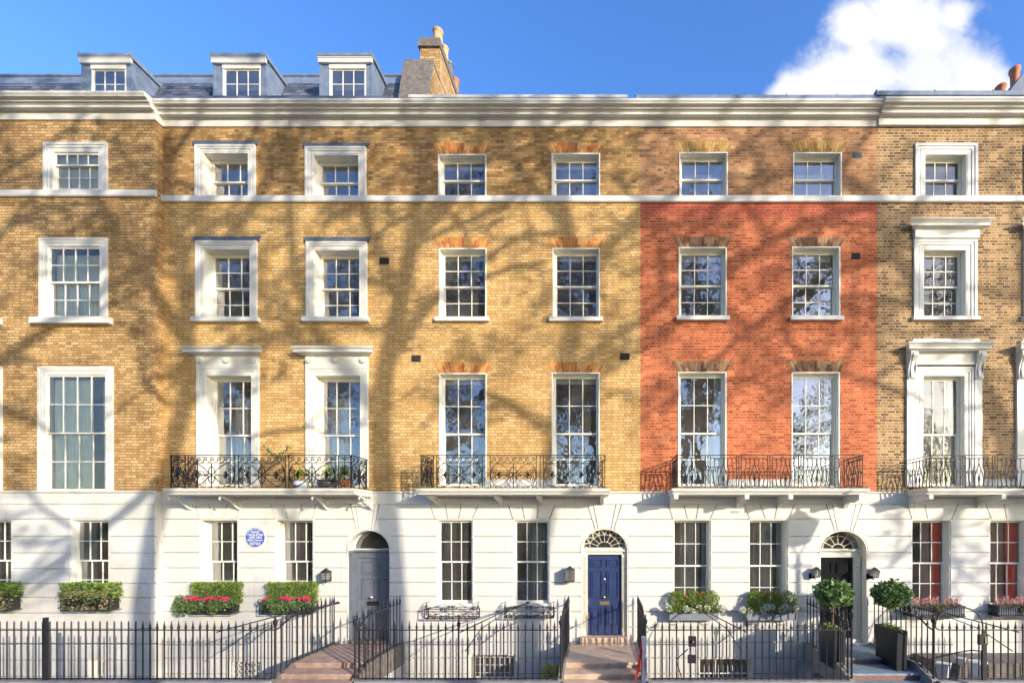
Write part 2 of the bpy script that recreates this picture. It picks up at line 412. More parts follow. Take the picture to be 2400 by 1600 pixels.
def panels(mb, x0, x1, yp, wins, doors, t=.018, g=.014):
    """rusticated courses; wins: (xa,xb,zb,zt,lines|None)  doors: dict"""
    yf, yb = yp - t, yp + .034
    # row 0 with voussoir joints
    z0, z1 = JZ[1] + g, JZ[0] - .004
    L = [(x0 - .05, x0 - .05, 0)]
    for w in wins:
        for k, (a, b) in enumerate(w[4] or []): L.append((a, b, 1))
    for d in doors:
        L.append((d['kl'](JZ[1]), d['kl'](JZ[0]), 2)); L.append((d['kr'](JZ[1]), d['kr'](JZ[0]), 3))
    L.append((x1 + .05, x1 + .05, 0)); L.sort()
    for (a, at, ka), (b, bt, kb) in zip(L, L[1:]):
        if ka == 2: continue
        ga = g if ka else .05; gb = g if kb else .05
        mb.prism([(a + ga, z0), (b - gb, z0), (bt - gb, z1), (at + ga, z1)], yf, yb)
    rects = [w[:4] for w in wins] + [(d['x0'], d['x1'], d['zb'], d['zs']) for d in doors]
    for r in range(1, len(JZ)):
        zt = JZ[r] - g; zb = (JZ[r + 1] if r + 1 < len(JZ) else ZBASE) + g
        segs = [(x0, x1)]
        cur = [(d, min(zt, JZ[0])) for d in doors if zt > d['zs'] and zb < d['apex'] + .3]
        cur = [d for d, _ in cur if zb < d['apex'] + .02]
        cuts = [(x0, None, x0, None)]
        bounds = []   # list of pieces (xl, xr, left door, right door)
        xs = x0; ld = None
        for d in sorted(cur, key=lambda q: q['cx']):
            bounds.append((xs, d['cx'], ld, d)); xs = d['cx']; ld = d
        bounds.append((xs, x1, ld, None))
        for a, b, dl, dr in bounds:
            # rectangle obstacles inside this piece
            A = a if dl is None else dl['x1']; B = b if dr is None else dr['x0']
            obs = sorted([q for q in rects if q[1] > A and q[0] < B and q[3] > zb and q[2] < zt])
            cur_x = A
            for q in obs:
                if q[0] > cur_x + .01: mb.box(cur_x, q[0], yf, yb, zb, zt)
                if q[2] > zb + .02: mb.box(max(q[0], A), min(q[1], B), yf, yb, zb, q[2])
                if q[3] < zt - .02: mb.box(max(q[0], A), min(q[1], B), yf, yb, q[3], zt)
                cur_x = q[1]
            if cur_x < B - .01: mb.box(cur_x, B, yf, yb, zb, zt)
            n = 8
            if dr is not None:
                pts = [(B, zb), ] + [(dr['L'](zb + (zt - zb) * i / n), zb + (zt - zb) * i / n) for i in range(n + 1)] + [(B, zt)]
                mb.prism(dedupe(pts), yf, yb)
            if dl is not None:
                pts = [(A, zb), ] + [(dl['Rr'](zb + (zt - zb) * i / n), zb + (zt - zb) * i / n) for i in range(n + 1)] + [(A, zt)]
                mb.prism(dedupe(pts), yf, yb)
    for d in doors:
        n = 10; top = JZ[0] - .004
        def ab(x): 
            k = max(-1, min(1, (x - d['cx']) / d['rx'])); return d['zs'] + d['rz'] * math.sqrt(1 - k * k) + .004
        kl, kr = d['kl'], d['kr']; q = .26
        def keyp(fl, fr, ga, gb):
            # fl(z), fr(z): side lines
            def hit(f, gg):
                z = d['apex']
                for _ in range(12): z = ab(f(z) + gg)
                return z
            zl, zr = hit(fl, ga), hit(fr, -gb)
            xl, xr = fl(zl) + ga, fr(zr) - gb
            pts = [(fl(top) + ga, top), (fr(top) - gb, top)] + [(xr + (xl - xr) * i / n, ab(xr + (xl - xr) * i / n)) for i in range(n + 1)]
            mb.prism(dedupe(pts), yf, yb)
        m1 = lambda z: kl(z) + (kr(z) - kl(z)) * .17
        m2 = lambda z: kl(z) + (kr(z) - kl(z)) * .83
        keyp(kl, m1, g, g); keyp(m1, m2, g * .5, g * .5); keyp(m2, kr, g, g)
def dedupe(p):
    o = []
    for q in p:
        if not o or abs(q[0] - o[-1][0]) + abs(q[1] - o[-1][1]) > 1e-4: o.append(q)
    if abs(o[0][0] - o[-1][0]) + abs(o[0][1] - o[-1][1]) < 1e-4: o.pop()
    return o

def sash(mb, x0, x1, z0, z1, y, cols, rows, top=.045, bot=.045, st=.036, bw=.020, d=.035):
    mb.box(x0, x0 + st, y, y + d, z0, z1); mb.box(x1 - st, x1, y, y + d, z0, z1)
    mb.box(x0 + st, x1 - st, y, y + d, z0, z0 + bot); mb.box(x0 + st, x1 - st, y, y + d, z1 - top, z1)
    ix0, ix1, iz0, iz1 = x0 + st, x1 - st, z0 + bot, z1 - top
    for i in range(1, cols):
        c = ix0 + (ix1 - ix0) * i / cols; mb.box(c - bw / 2, c + bw / 2, y + .004, y + d - .006, iz0, iz1)
    for j in range(1, rows):
        c = iz0 + (iz1 - iz0) * j / rows; mb.box(ix0, ix1, y + .006, y + d - .008, c - bw / 2, c + bw / 2)
    return ix0, ix1, iz0, iz1
def panes(mb, ix0, ix1, iz0, iz1, y, cols, rows, rng):
    for i in range(cols):
        for j in range(rows):
            a, b = ix0 + (ix1 - ix0) * i / cols, ix0 + (ix1 - ix0) * (i + 1) / cols
            c, d = iz0 + (iz1 - iz0) * j / rows, iz0 + (iz1 - iz0) * (j + 1) / rows
            tx, tz = rng.gauss(0, .0011), rng.gauss(0, .0011)
            mb.add([(a, y - tx - tz, c), (b, y + tx - tz, c), (b, y + tx + tz, d), (a, y - tx + tz, d)], [(0, 1, 2, 3)])
def curtain(mb, x0, x1, z0, z1, y, fold=.09, amp=.03, gather=None):
    n = max(6, int((x1 - x0) / fold * 6)); zs = 6
    for j in range(zs + 1):
        z = z0 + (z1 - z0) * j / zs
        for i in range(n + 1):
            k = i / n; xx = x0 + (x1 - x0) * k
            if gather:      # pulled to one side lower down
                s = gather * (1 - j / zs) * .55
                xx = (x0 + (xx - x0) * (1 - abs(s))) if s < 0 else (x1 - (x1 - xx) * (1 - s))
            mb.v.append((xx, y + amp * math.sin(i * 2 * math.pi / 6 + .3 * math.sin(j)), z))
    b = len(mb.v) - (n + 1) * (zs + 1)
    for j in range(zs):
        for i in range(n):
            a = b + j * (n + 1) + i; mb.f.append((a, a + 1, a + n + 2, a + n + 1))
wrng = random.Random(3)
def window(h, yp, x0, x1, zb, zt, cols=3, rt=2, rb=2, rec=.22, split=.5, sill=None, lining='sash_cream', edge=-.012, cur=None, frame='sash_cream', thick=.028, gl='glass', fw=.038):
    L = MB(); y1 = yp + rec + .13; ya = yp + edge
    L.box(x0, x0 + thick, ya, y1, zb, zt); L.box(x1 - thick, x1, ya, y1, zb, zt)
    L.box(x0 + thick, x1 - thick, ya, y1, zt - thick, zt); L.box(x0 + thick, x1 - thick, yp + .01, y1, zb, zb + .035)
    # box frame round the sashes
    a, b, c, d = x0 + thick, x1 - thick, zb + .035, zt - thick
    L.box(a, a + fw, yp + rec - .025, y1, c, d); L.box(b - fw, b, yp + rec - .025, y1, c, d)
    L.box(a + fw, b - fw, yp + rec - .025, y1, d - fw, d)
    w = L.build('window', lining, h)
    a += fw; b -= fw; d -= fw
    zm = c + (d - c) * split; ys = yp + rec
    m1 = MB(); g1 = sash(m1, a, b, zm - .02, d, ys, cols, rt)
    m2 = MB(); g2 = sash(m2, a + .002, b - .002, c, zm + .018, ys + .042, cols, rb, bot=.07)
    m1.build('sash', frame, w); m2.build('sash', frame, w)
    p = MB(); panes(p, *g1, ys + .018, cols, rt, wrng); panes(p, *g2, ys + .060, cols, rb, wrng)
    p.build('pane', gl, w)
    if sill:
        sa, sb, s0, s1, pr = sill
        s = MB(); s.profx([(yp - pr, s0), (yp - pr, s1 - .015), (yp - pr + .012, s1), (yp + rec, s1 + .002), (yp + rec, s0)], sa, sb)
        s.build('sill', 'trim_white', w)
    for c_ in (cur or []):
        kind, m_, fa, fb, z_a, z_b = c_[:6]; dy = c_[7] if len(c_) > 7 else .16; gather = c_[6] if len(c_) > 6 else None
        q = MB(); xa_, xb_ = a + (b - a) * fa, a + (b - a) * fb; za_, zb_ = c + (d - c) * z_a, c + (d - c) * z_b
        if kind == 'curtain': curtain(q, xa_, xb_, za_, zb_, ys + dy, gather=gather)
        elif kind == 'blind': q.box(xa_, xb_, ys + dy - .06, ys + dy - .05, za_, zb_); q.tube([(xa_, ys + dy - .055, za_), (xb_, ys + dy - .055, za_)], .015, 6)
        elif kind == 'slats':
            zz = za_
            while zz < zb_: q.profx([(ys + dy - .075, zz), (ys + dy - .03, zz + .025), (ys + dy - .03, zz + .029), (ys + dy - .075, zz + .004)], xa_, xb_); zz += .036
        elif kind == 'shutter': q.box(xa_, xb_, ys + dy - .02, ys + dy + .015, za_, zb_); q.box(xa_ + .03, xb_ - .03, ys + dy - .032, ys + dy - .018, za_ + .08, zb_ - .06)
        q.build({'curtain': 'curtain', 'blind': 'blind', 'slats': 'venetian_blind', 'shutter': 'shutter'}[kind], m_, w)
    return w
def mitre3(mb, x0, x1, zb, zt, w, y0, y1, four=False):
    """left, right and top bands outside the opening, inner edge = x0..x1, zt"""
    mb.prism([(x0 - w, zb), (x0, zb), (x0, zt), (x0 - w, zt + w)], y0, y1)
    mb.prism([(x1, zb), (x1 + w, zb), (x1 + w, zt + w), (x1, zt)], y0, y1)
    mb.prism([(x0, zt), (x1, zt), (x1 + w, zt + w), (x0 - w, zt + w)], y0, y1)
def architrave(win, yp, x0, x1, zb, zt, w=.2, name='surround', m='trim_white', k=.58):
    mb = MB(); a = w * .42; b = w * .30; c = w - a - b
    mitre3(mb, x0, x1, zb, zt, a, yp - .035 * k, yp)
    mitre3(mb, x0 - a, x1 + a, zb, zt + a, b, yp - .055 * k, yp)
    mitre3(mb, x0 - a - b, x1 + a + b, zb, zt + a + b, c, yp - .085 * k, yp)
    mitre3(mb, x0 - a * .96, x1 + a * .96, zb, zt + a * .96, .012, yp - .066 * k, yp - .034 * k)
    return mb.build(name, m, win)
def flat_arch(h, yp, x0, x1, z0, z1, flare, m, n=None):
    mb = MB(); n = n or int((x1 - x0) / .075); rng = random.Random(int(x0 * 100)); zm = [z0, z0 + (z1 - z0) * .5, z1]
    cx = (x0 + x1) / 2; hw = (x1 - x0) / 2
    for i in range(n):
        a, b = -1 + 2 * i / n, -1 + 2 * (i + 1) / n
        sp = [(0, .33), (.33, 1)] if i % 2 else [(0, .66), (.66, 1)]
        for s0, s1 in sp:
            def P(k, s): return (cx + k * (hw + flare * s), z0 + (z1 - z0) * s)
            g = .0075 / hw; e = .012
            pts = [P(a + g, s0 + e), P(b - g, s0 + e), P(b - g, s1 - e), P(a + g, s1 - e)]
            mb.prism(pts, yp - .004 - rng.random() * .003, yp + .002)
    return mb.build('flat_arch', m, h)
def interior(h, x0, x1, yp, floors, ztop):
    mb = MB(); yb = yp + 4.2; ya = yp + .345
    for z in floors: mb.box(x0 + .01, x1 - .01, ya, yb, z - .15, z)
    mb.box(x0 + .01, x1 - .01, yb, yb + .1, ZBASE, ztop)
    mb.box(x0 + .01, x0 + .06, ya, yb, ZBASE, ztop); mb.box(x1 - .06, x1 - .01, ya, yb, ZBASE, ztop)
    xm = (x0 + x1) / 2 + .1; mb.box(xm, xm + .1, ya + .05, yb, ZBASE, ztop - .02)
    mb.build('interior', 'room', h)
CORN = [(.0, 14.12), (-.03, 14.12), (-.03, 14.29), (-.045, 14.30), (-.05, 14.325), (-.15, 14.33), (-.15, 14.39), (-.165, 14.395), (-.165, 14.42), (-.215, 14.425), (-.215, 14.45), (-.23, 14.455), (-.24, 14.475), (-.30, 14.48), (-.305, 14.505), (-.33, 14.535), (-.33, 14.585), (.3, 14.66), (.3, 14.12)]
def cornice(h, x0, x1, yp, m='stucco'):
    mb = MB(); mb.profx([(y + yp, z) for y, z in CORN], x0, x1)
    return mb.build('cornice', m, h)
def lead_cap(h, x0, x1, yp, z0=14.60, m='lead'):
    mb = MB(); n = max(1, round((x1 - x0) / 1.45)); w = (x1 - x0) / n
    for i in range(n):
        mb.box(x0 + i * w + .004, x0 + (i + 1) * w - .004, yp - .325, yp - .24, z0 - .01, z0 + .10)
        mb.box(x0 + i * w + .003 + .2 * (i > 0), x0 + (i + 1) * w - .003, yp - .24, yp + .3, z0 + .06, z0 + .115)
        mb.box(x0 + i * w - .012, x0 + i * w + .012, yp - .33, yp + .2, z0 + .1, z0 + .13)
    return mb.build('parapet_capping', m, h)
def string_course(h, x0, x1, yp, m='trim_white'):
    mb = MB(); z0, z1 = Z(476), Z(461)
    mb.profx([(yp, z0), (yp - .05, z0), (yp - .065, z0 + .02), (yp - .065, z1 - .02), (yp - .05, z1), (yp, z1 + .01)], x0, x1)
    return mb.build('string_course', m, h)
def band(h, x0, x1, yp, m='stucco'):
    mb = MB(); mb.box(x0, x1, yp - .045, yp + .002, Z_BAND0, Z_BAND1 - .02)
    mb.profx([(yp + .002, Z_BAND1 - .02), (yp - .05, Z_BAND1 - .02), (yp - .085, Z_BAND1), (yp - .09, Z_BAND1 + .03), (yp - .03, Z_BAND1 + .045), (yp + .002, Z_BAND1 + .045)], x0, x1)
    return mb.build('fascia_band', m, h)
def air_brick(h, px0, px1, py0, py1, m='air_brick', yp=0):
    mb = MB(); x0, x1, z0, z1 = X(px0), X(px1), Z(py1), Z(py0)
    mb.box(x0, x1, yp - .004, yp + .01, z0, z1)
    nx, nz = 9, 5
    for i in range(nx + 1): c = x0 + (x1 - x0) * i / nx; mb.box(c - .003, c + .003, yp - .012, yp - .003, z0, z1)
    for j in range(nz + 1): c = z0 + (z1 - z0) * j / nz; mb.box(x0, x1, yp - .011, yp - .003, c - .003, c + .003)
    return mb.build('air_brick', m, h)
def door_spec(cxp, rxp, apexp, sprp, key):
    cx, rx, zs, apex = X(cxp), (rxp) * DC / FP, Z(sprp), Z(apexp); rz = apex - zs
    (lb, lt), (rb, rt_) = key; za, zt = apex, JZ[0]
    kl = lambda z: X(lb) + (X(lt) - X(lb)) * (z - za) / (zt - za)
    kr = lambda z: X(rb) + (X(rt_) - X(rb)) * (z - za) / (zt - za)
    def hw(z):
        k = (z - zs) / rz
        return 0 if k >= 1 else rx * math.sqrt(1 - max(0, k) ** 2)
    return dict(cx=cx, rx=rx, rz=rz, zs=zs, apex=apex, zb=Z(1508), x0=cx - rx, x1=cx + rx, kl=kl, kr=kr,
                L=lambda z: min(cx - hw(z) - .006, kl(z) - .010), Rr=lambda z: max(cx + hw(z) + .006, kr(z) + .010), hw=hw)
def ground_wall(h, x0, x1, yp, wins, doors, base, m='stucco'):
    """wins (xa,xb,zb,zt,lines); base = extra basement holes"""
    mb = MB(); holes = [w[:4] for w in wins] + [b[:4] for b in base] + [(d['x0'], d['x1'], d['zb'], d['apex'] + .002) for d in doors]
    wall_grid(mb, x0, x1, ZBASE, Z_BAND1 + .02, holes, yp + .033, yp + .34)
    for d in doors:
        n = 14
        for s in (-1, 1):
            pts = [(d['cx'] + s * d['rx'] * math.cos(math.pi / 2 * i / n), d['zs'] + d['rz'] * math.sin(math.pi / 2 * i / n)) for i in range(n + 1)]
            mb.prism([(d['cx'] + s * (d['rx'] + .001), d['zs'])] + pts[0:] + [(d['cx'], d['apex'] + .003), (d['cx'] + s * (d['rx'] + .001), d['apex'] + .003)], yp + .001, yp + .339)
    panels(mb, x0, x1, yp, [w for w in wins] + [(*b[:4], None) for b in base], doors)
    return mb.build('ground_floor_wall', m, h)
def vl(*a): return [(X(b), X(t)) for b, t in a]
GH = 3.55
def mk(name, label, px0, px1):
    return thing(name, label, 'house', (X((px0 + px1) / 2), 0, 0), 'terrace houses in a row')
ZW0, ZW1 = Z_BAND1 + .02, 14.13
FLOORS = [.2, 4.25, 8.15, 11.55, 14.1]
# ---------------------------------------------------------------- HOUSE 1 (leftmost, steps forward)
y1 = -.2; XB = X(364, y1)
h1 = mk('terrace_house', 'far left yellow brick house standing slightly forward, with greenish curtained windows', -230, 364)
XL1 = X(-430, y1)
wins1 = []
for off in (0, -260):
    def x_(p): return X(p + off, y1)
    def z_(p): return Z(p, y1)
    wins1.append((x_(124.5), x_(233), z_(447), z_(356)))
    wins1.append((x_(112), x_(236), z_(747), z_(576.5)))
    wins1.append((x_(108), x_(250), z_(1154), z_(876.5)))
    w = window(h1, y1, x_(124.5), x_(233), z_(447), z_(356), 4, 1, 2, rec=.02, split=.67, gl='glass_soft', fw=.004, thick=.014, cur=[('blind', 'curtain_teal', 0, 1, 0, 1)])
    architrave(w, y1, x_(124.5), x_(233), z_(449), z_(356), .23, k=.45)
    w = window(h1, y1, x_(112), x_(236), z_(747), z_(576.5), 4, 2, 2, rec=.02, gl='glass_soft', fw=.004, thick=.014, sill=(x_(83), x_(266), z_(761.5), z_(747), .14),
               cur=[('curtain', 'curtain_teal', 0, .9, 0, .93)])
    architrave(w, y1, x_(112), x_(236), z_(747.5), z_(576.5), .20, k=.45)
    w = window(h1, y1, x_(108), x_(250), z_(1154), z_(876.5), 4, 2, 2, rec=.015, gl='glass_soft', fw=.004, thick=.014, cur=[('curtain', 'curtain_teal', 0, .68, 0, .97), ('curtain', 'curtain_teal', .84, 1, 0, .97)])
    architrave(w, y1, x_(108), x_(250), z_(1154), z_(876.5), .19, k=.45)
mb = MB(); wall_grid(mb, XL1, XB, ZW0, ZW1, [q for q in wins1], y1, y1 + .34); mb.build('wall', 'stock_brick_aged', h1)
gw1 = [(X(166, y1), X(256, y1), Z(1412, y1), JZ[1], [(X(188, y1), X(178, y1)), (X(237, y1), X(245, y1))]),
       (X(-62, y1), X(28, y1), Z(1412, y1), JZ[1], [(X(-40, y1), X(-50, y1)), (X(13, y1), X(21, y1))]),
       (X(-290, y1), X(-200, y1), Z(1412, y1), JZ[1], [])]
bw1 = [(X(207, y1), X(244, y1), Z(1620, y1), Z(1544, y1))]
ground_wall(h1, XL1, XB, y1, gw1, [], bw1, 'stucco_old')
for g in gw1:
    window(h1, y1, *g[:4], 3, 2, 2, rec=.12, fw=.012, edge=.003, lining='sash_cream', sill=(g[0] - .03, g[1] + .03, g[2] - .08, g[2], .05), cur=[('curtain', 'curtain_grey', 0, .38, 0, 1)])
window(h1, y1, *bw1[0], 2, 1, 1, rec=.12, edge=.003)
cornice(h1, XL1, XB + .03, y1, 'stucco_old'); string_course(h1, XL1, XB + .05, y1); band(h1, XL1, XB + .04, y1, 'stucco_old')
interior(h1, XL1, XB - .02, y1, FLOORS, 14.3)
# ---------------------------------------------------------------- HOUSE 2
h2 = mk('terrace_house', 'yellow brick house with three lead dormers, rosette window hoods and a grey front door', 364, 937)
XA, XB2 = XB, X(937)
W2 = []
def lead_flash(w, x0, x1, z0, z1):
    mb = MB(); mb.prism([(x0, z0), (x1, z0), (x1 + .09, z1), (x0 - .09, z1)], -.012, .002)
    mb.profx([(-.052, z0 + .001), (-.06, z0 + .012), (-.004, z0 + .07), (.0, z0 + .07), (.0, z0 + .001)], x0 - .04, x1 + .04)
    mb.build('flashing', 'lead_dark', w)
top2 = [((475.3, 584, 461, 357.6), 22, 334), ((732.7, 843, 461, 362), 20, 334)]
for (a, b, c, d), ww, fl in top2:
    r = (X(a), X(b), Z(c), Z(d)); W2.append(r)
    w = window(h2, 0, *r, 3, 1, 1, rec=.25, cur=[('slats', 'blind_blue', .0, 1, .45, 1)])
    architrave(w, 0, r[0], r[1], r[2], r[3], .185); lead_flash(w, r[0] - .20, r[1] + .20, r[3] + .187, r[3] + .187 + .12)
sec2 = [(476.5, 588, 746, 582), (735, 845, 746, 584)]
for a, b, c, d in sec2:
    r = (X(a), X(b), Z(c), Z(d)); W2.append(r)
    w = window(h2, 0, *r, 3, 2, 2, rec=.25, sill=(r[0] - .26, r[1] + .26, Z(756), Z(745.5), .11), cur=[('slats', 'blind_blue', 0, 1, .5, 1)])
    architrave(w, 0, r[0], r[1], Z(746), r[3], .185); lead_flash(w, r[0] - .20, r[1] + .20, r[3] + .187, r[3] + .187 + .13)
fir2 = [(480.8, 591.7, 1141, 878), (735.9, 846.8, 1141, 878)]
for k, (a, b, c, d) in enumerate(fir2):
    r = (X(a), X(b), Z(c), Z(d)); W2.append(r)
    w = window(h2, 0, *r, 3, 2, 2, rec=.25, split=.48, cur=[('curtain', 'curtain_cream', .28 if k == 0 else .08, .62 if k == 0 else .50, 0, .86, None, .28)])
    architrave(w, 0, r[0], r[1], r[2], r[3], .2)
    mb = MB(); x0, x1 = r[0] - .21, r[1] + .21; zf0, zf1 = r[3] + .2, Z(836)
    mb.box(x0 + .01, x1 - .01, -.06, .001, zf0 + .001, zf1)                                   # frieze
    hz = [(.0, zf1), (-.07, zf1), (-.10, zf1 + .02), (-.13, zf1 + .03), (-.24, zf1 + .045), (-.24, zf1 + .11), (-.26, zf1 + .12), (-.29, zf1 + .15), (-.30, zf1 + .18), (-.02, zf1 + .215), (.0, zf1 + .215)]
    mb.profx(hz, x0 - .0, x1 + .0)
    for s, xe in ((-1, x0), (1, x1)):                                                       # splayed returns
        n = len(hz); v = [(xe, y, z) for y, z in hz] + [(xe + s * (abs(y) * .85), y * .9, z) for y, z in hz]
        mb.add(v, [(i, (i + 1) % n, (i + 1) % n + n, i + n) if s > 0 else (i, i + n, (i + 1) % n + n, (i + 1) % n) for i in range(n)] + [tuple(range(n, 2 * n)) if s > 0 else tuple(range(2 * n - 1, n - 1, -1))])
    hd = mb.build('hood', 'trim_white', w)
    for q in (.07, .5, .93):
        cx, cz = x0 + (x1 - x0) * q, (zf0 + zf1) / 2 + .03; m2 = MB()
        for j in range(9):
            an = 2 * math.pi * j / 9; m2.prism([(cx + .055 * math.cos(an) + .028 * math.cos(t), cz + .055 * math.sin(an) + .028 * math.sin(t)) for t in [2 * math.pi * i / 6 for i in range(6)]], -.115 - .004 * (j % 2), -.061)
        m2.prism([(cx + .035 * math.cos(t), cz + .035 * math.sin(t)) for t in [2 * math.pi * i / 10 for i in range(10)]], -.14, -.061)
        m2.build('rosette', 'trim_white', hd) if False else m2.build('rosette', 'trim_white', w)
mb = MB(); wall_grid(mb, XA, XB2, ZW0, ZW1, W2, 0, .34); mb.build('wall', 'stock_brick', h2)
d2 = door_spec(864.7, 51, 1240, 1291, ((834.4, 822), (877.7, 889)))
gw2 = [(X(468.3), X(558), Z(1417), JZ[1], vl((468, 458), (499, 490), (525, 533), (554, 565))),
       (X(644.3), X(734.9), Z(1417), JZ[1], vl((644, 634), (675, 666), (700, 708), (732, 742)))]
bw2 = [(X(536.6), X(611.6), Z(1640), Z(1547))]
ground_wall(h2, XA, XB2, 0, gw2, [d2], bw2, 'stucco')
for g in gw2:
    window(h2, 0, *g[:4], 3, 2, 2, rec=.25, edge=.003, fw=.015, sill=(g[0] - .03, g[1] + .03, g[2] - .09, g[2], .06), cur=[('shutter', 'sash_cream', .02, .2, 0, 1, None, .14)])
bwin2 = window(h2, 0, *bw2[0], 2, 1, 1, rec=.2, edge=.003)
def grille(win, x0, x1, z0, z1, y, lattice=False, cols=4, rows=3, m='iron_white', r=.011):
    mb = MB(); w = (x1 - x0) / cols
    for i in range(cols + 1): mb.tube([(x0 + i * w, y, z0), (x0 + i * w, y, z1)], r, 4)
    for j in range(rows + 1): mb.tube([(x0, y, z0 + (z1 - z0) * j / rows), (x1, y, z0 + (z1 - z0) * j / rows)], r, 4)
    if lattice:
        for i in range(cols):
            for j in range(rows):
                a, b = x0 + i * w, x0 + (i + 1) * w; c, d = z0 + (z1 - z0) * j / rows, z0 + (z1 - z0) * (j + 1) / rows
                mb.tube([(a, y, c), (b, y, d)], r * .8, 4); mb.tube([(b, y, c), (a, y, d)], r * .8, 4)
    mb.build('security_grille', m, win)
grille(bwin2, bw2[0][0] + .04, bw2[0][1] - .02, bw2[0][2], bw2[0][3] - .05, .06, True, 5, 6)
cornice(h2, XA + .01, XB2, 0); string_course(h2, XA + .01, XB2, 0); band(h2, XA + .01, XB2, 0)
interior(h2, XA + .05, XB2, 0, FLOORS, 14.3)
air_brick(h2, 890, 912, 604.5, 619)
# ---------------------------------------------------------------- HOUSE 3
h3 = mk('terrace_house', 'yellow brick house with red flat arches over its windows and a blue front door', 937, 1501)
XA3, XB3 = XB2, X(1501)
W3 = []
for a, b, c, d, at, x0a, x1a in ((1026.7, 1140, 461, 362, 335, 1015, 1157), (1292.7, 1406.4, 461, 359.5, 335, 1281, 1423)):
    r = (X(a), X(b), Z(c), Z(d)); W3.append(r); window(h3, 0, *r, 3, 1, 1, rec=.17, cur=[('blind', 'blind_white', 0, 1, .86, 1)])
    flat_arch(h3, 0, r[0] - .02, r[1] + .02, r[3] + .012, Z(at), .13, 'arch_red')
for a, b, c, d in ((1028.6, 1140.3, 745.4, 582), (1295, 1406, 744, 581.6)):
    r = (X(a), X(b), Z(c), Z(d)); W3.append(r); window(h3, 0, *r, 3, 2, 2, rec=.17, sill=(r[0] - .08, r[1] + .08, Z(755), Z(745), .10), cur=[('blind', 'blind_white', 0, 1, .93, 1)])
    flat_arch(h3, 0, r[0] - .02, r[1] + .02, r[3] + .012, Z(556.6), .14, 'arch_red')
for a, b, c, d in ((1028.8, 1140.8, 1141, 874.5), (1292.8, 1405.6, 1141, 873)):
    r = (X(a), X(b), Z(c), Z(d)); W3.append(r); window(h3, 0, *r, 3, 2, 2, rec=.17, split=.48, cur=[('blind', 'blind_white', 0, 1, .95, 1)])
    flat_arch(h3, 0, r[0] - .02, r[1] + .02, r[3] + .012, Z(848), .14, 'arch_red')
mb = MB(); wall_grid(mb, XA3, XB3, ZW0, ZW1, W3, 0, .34); mb.build('wall', 'stock_brick', h3)
def plinth(h, x0, x1, yp=0):
    mb = MB(); mb.box(x0, x1, yp - .03, yp + .001, Z_BAND1 + .046, Z(1126)); mb.box(x0, x1, yp - .045, yp + .001, Z(1126), Z(1123)); mb.build('balcony_plinth', 'stucco_old', h)
plinth(h3, X(1142), X(1291))
d3 = door_spec(1416.5, 56, 1237.6, 1288.5, ((1394, 1376.5), (1439.5, 1457)))
gw3 = [(X(1022.9), X(1108.6), Z(1417), JZ[1], vl((1019.6, 1008), (1049.6, 1044), (1075, 1082), (1107, 1122))),
       (X(1202.4), X(1288), Z(1417), JZ[1], vl((1202, 1191), (1229.7, 1223), (1259, 1262), (1288, 1302)))]
bw3 = [(X(1096.5), X(1209), Z(1650), Z(1531))]
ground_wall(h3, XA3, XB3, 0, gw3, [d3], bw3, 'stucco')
for k, g in enumerate(gw3):
    window(h3, 0, *g[:4], 3, 2, 2, rec=.12, edge=.003, fw=.015, sill=(g[0] - .02, g[1] + .02, g[2] - .02, g[2] + .005, .04), cur=[('curtain', 'curtain_grey', 0 if k == 0 else .35, .35 if k == 0 else 1, 0, 1, None, .40)])
bwin3 = window(h3, 0, *bw3[0], 4, 1, 1, rec=.2, edge=.003)
mb = MB(); x0, x1 = bw3[0][:2]; zt = bw3[0][3]
mb.prism([(x0, zt), (x0, zt - .07)] + [(x0 + (x1 - x0) * i / 10, zt - .07 + .06 * math.sin(math.pi * i / 10)) for i in range(1, 10)] + [(x1, zt - .07), (x1, zt)], .01, .3)
mb.build('window_head', 'trim_cream', bwin3)
grille(bwin3, x0 + .05, x1 - .04, bw3[0][2], zt - .1, .05, False, 9, 6)
cornice(h3, XB2, XB3 + .03, 0); string_course(h3, XA3, XB3, 0); band(h3, XA3, XB3, 0)
mb = MB()
nb = 9; a, b = X(968, .0), X(1470)
for i in range(nb): mb.profx([(-.30, 14.641), (-.30, 14.70), (-.27, 14.74), (.28, 14.76), (.28, 14.641)], a + (b - a) * i / nb + .003, a + (b - a) * (i + 1) / nb - .003)
mb.build('parapet_coping', 'stucco', h3)
interior(h3, XA3, XB3, 0, FLOORS, 14.3)
air_brick(h3, 965, 986, 832.5, 847); air_brick(h3, 1453.5, 1475, 828, 843)
# ---------------------------------------------------------------- HOUSE 4
h4 = mk('terrace_house', 'orange red brick house with a black front door and grey window boxes', 1501, 2055.5)
XB4 = X(2055.5); W4 = []
for a, b, c, d in ((1591.8, 1705.4, 461, 357.3), (1858.4, 1972.4, 461, 357.8)):
    r = (X(a), X(b), Z(c), Z(d)); W4.append(r); window(h4, 0, *r, 3, 1, 1, rec=.17, cur=[('blind', 'blind_white', .1, .75, .60, .70), ('curtain', 'curtain_grey', .88, 1, 0, 1)])
    flat_arch(h4, 0, r[0] - .02, r[1] + .02, r[3] + .012, Z(331.8), .15, 'arch_buff')
for a, b, c, d in ((1590.5, 1703, 743, 579.6), (1856, 1969, 743, 578.6)):
    r = (X(a), X(b), Z(c), Z(d)); W4.append(r); window(h4, 0, *r, 3, 2, 2, rec=.17, sill=(r[0] - .06, r[1] + .06, Z(752.5), Z(742.5), .10), cur=[('blind', 'blind_white', .0, .95, .90, 1), ('curtain', 'curtain_cream', .84, 1, 0, 1)])
    flat_arch(h4, 0, r[0] - .02, r[1] + .02, r[3] + .012, Z(555.5), .15, 'arch_dark')
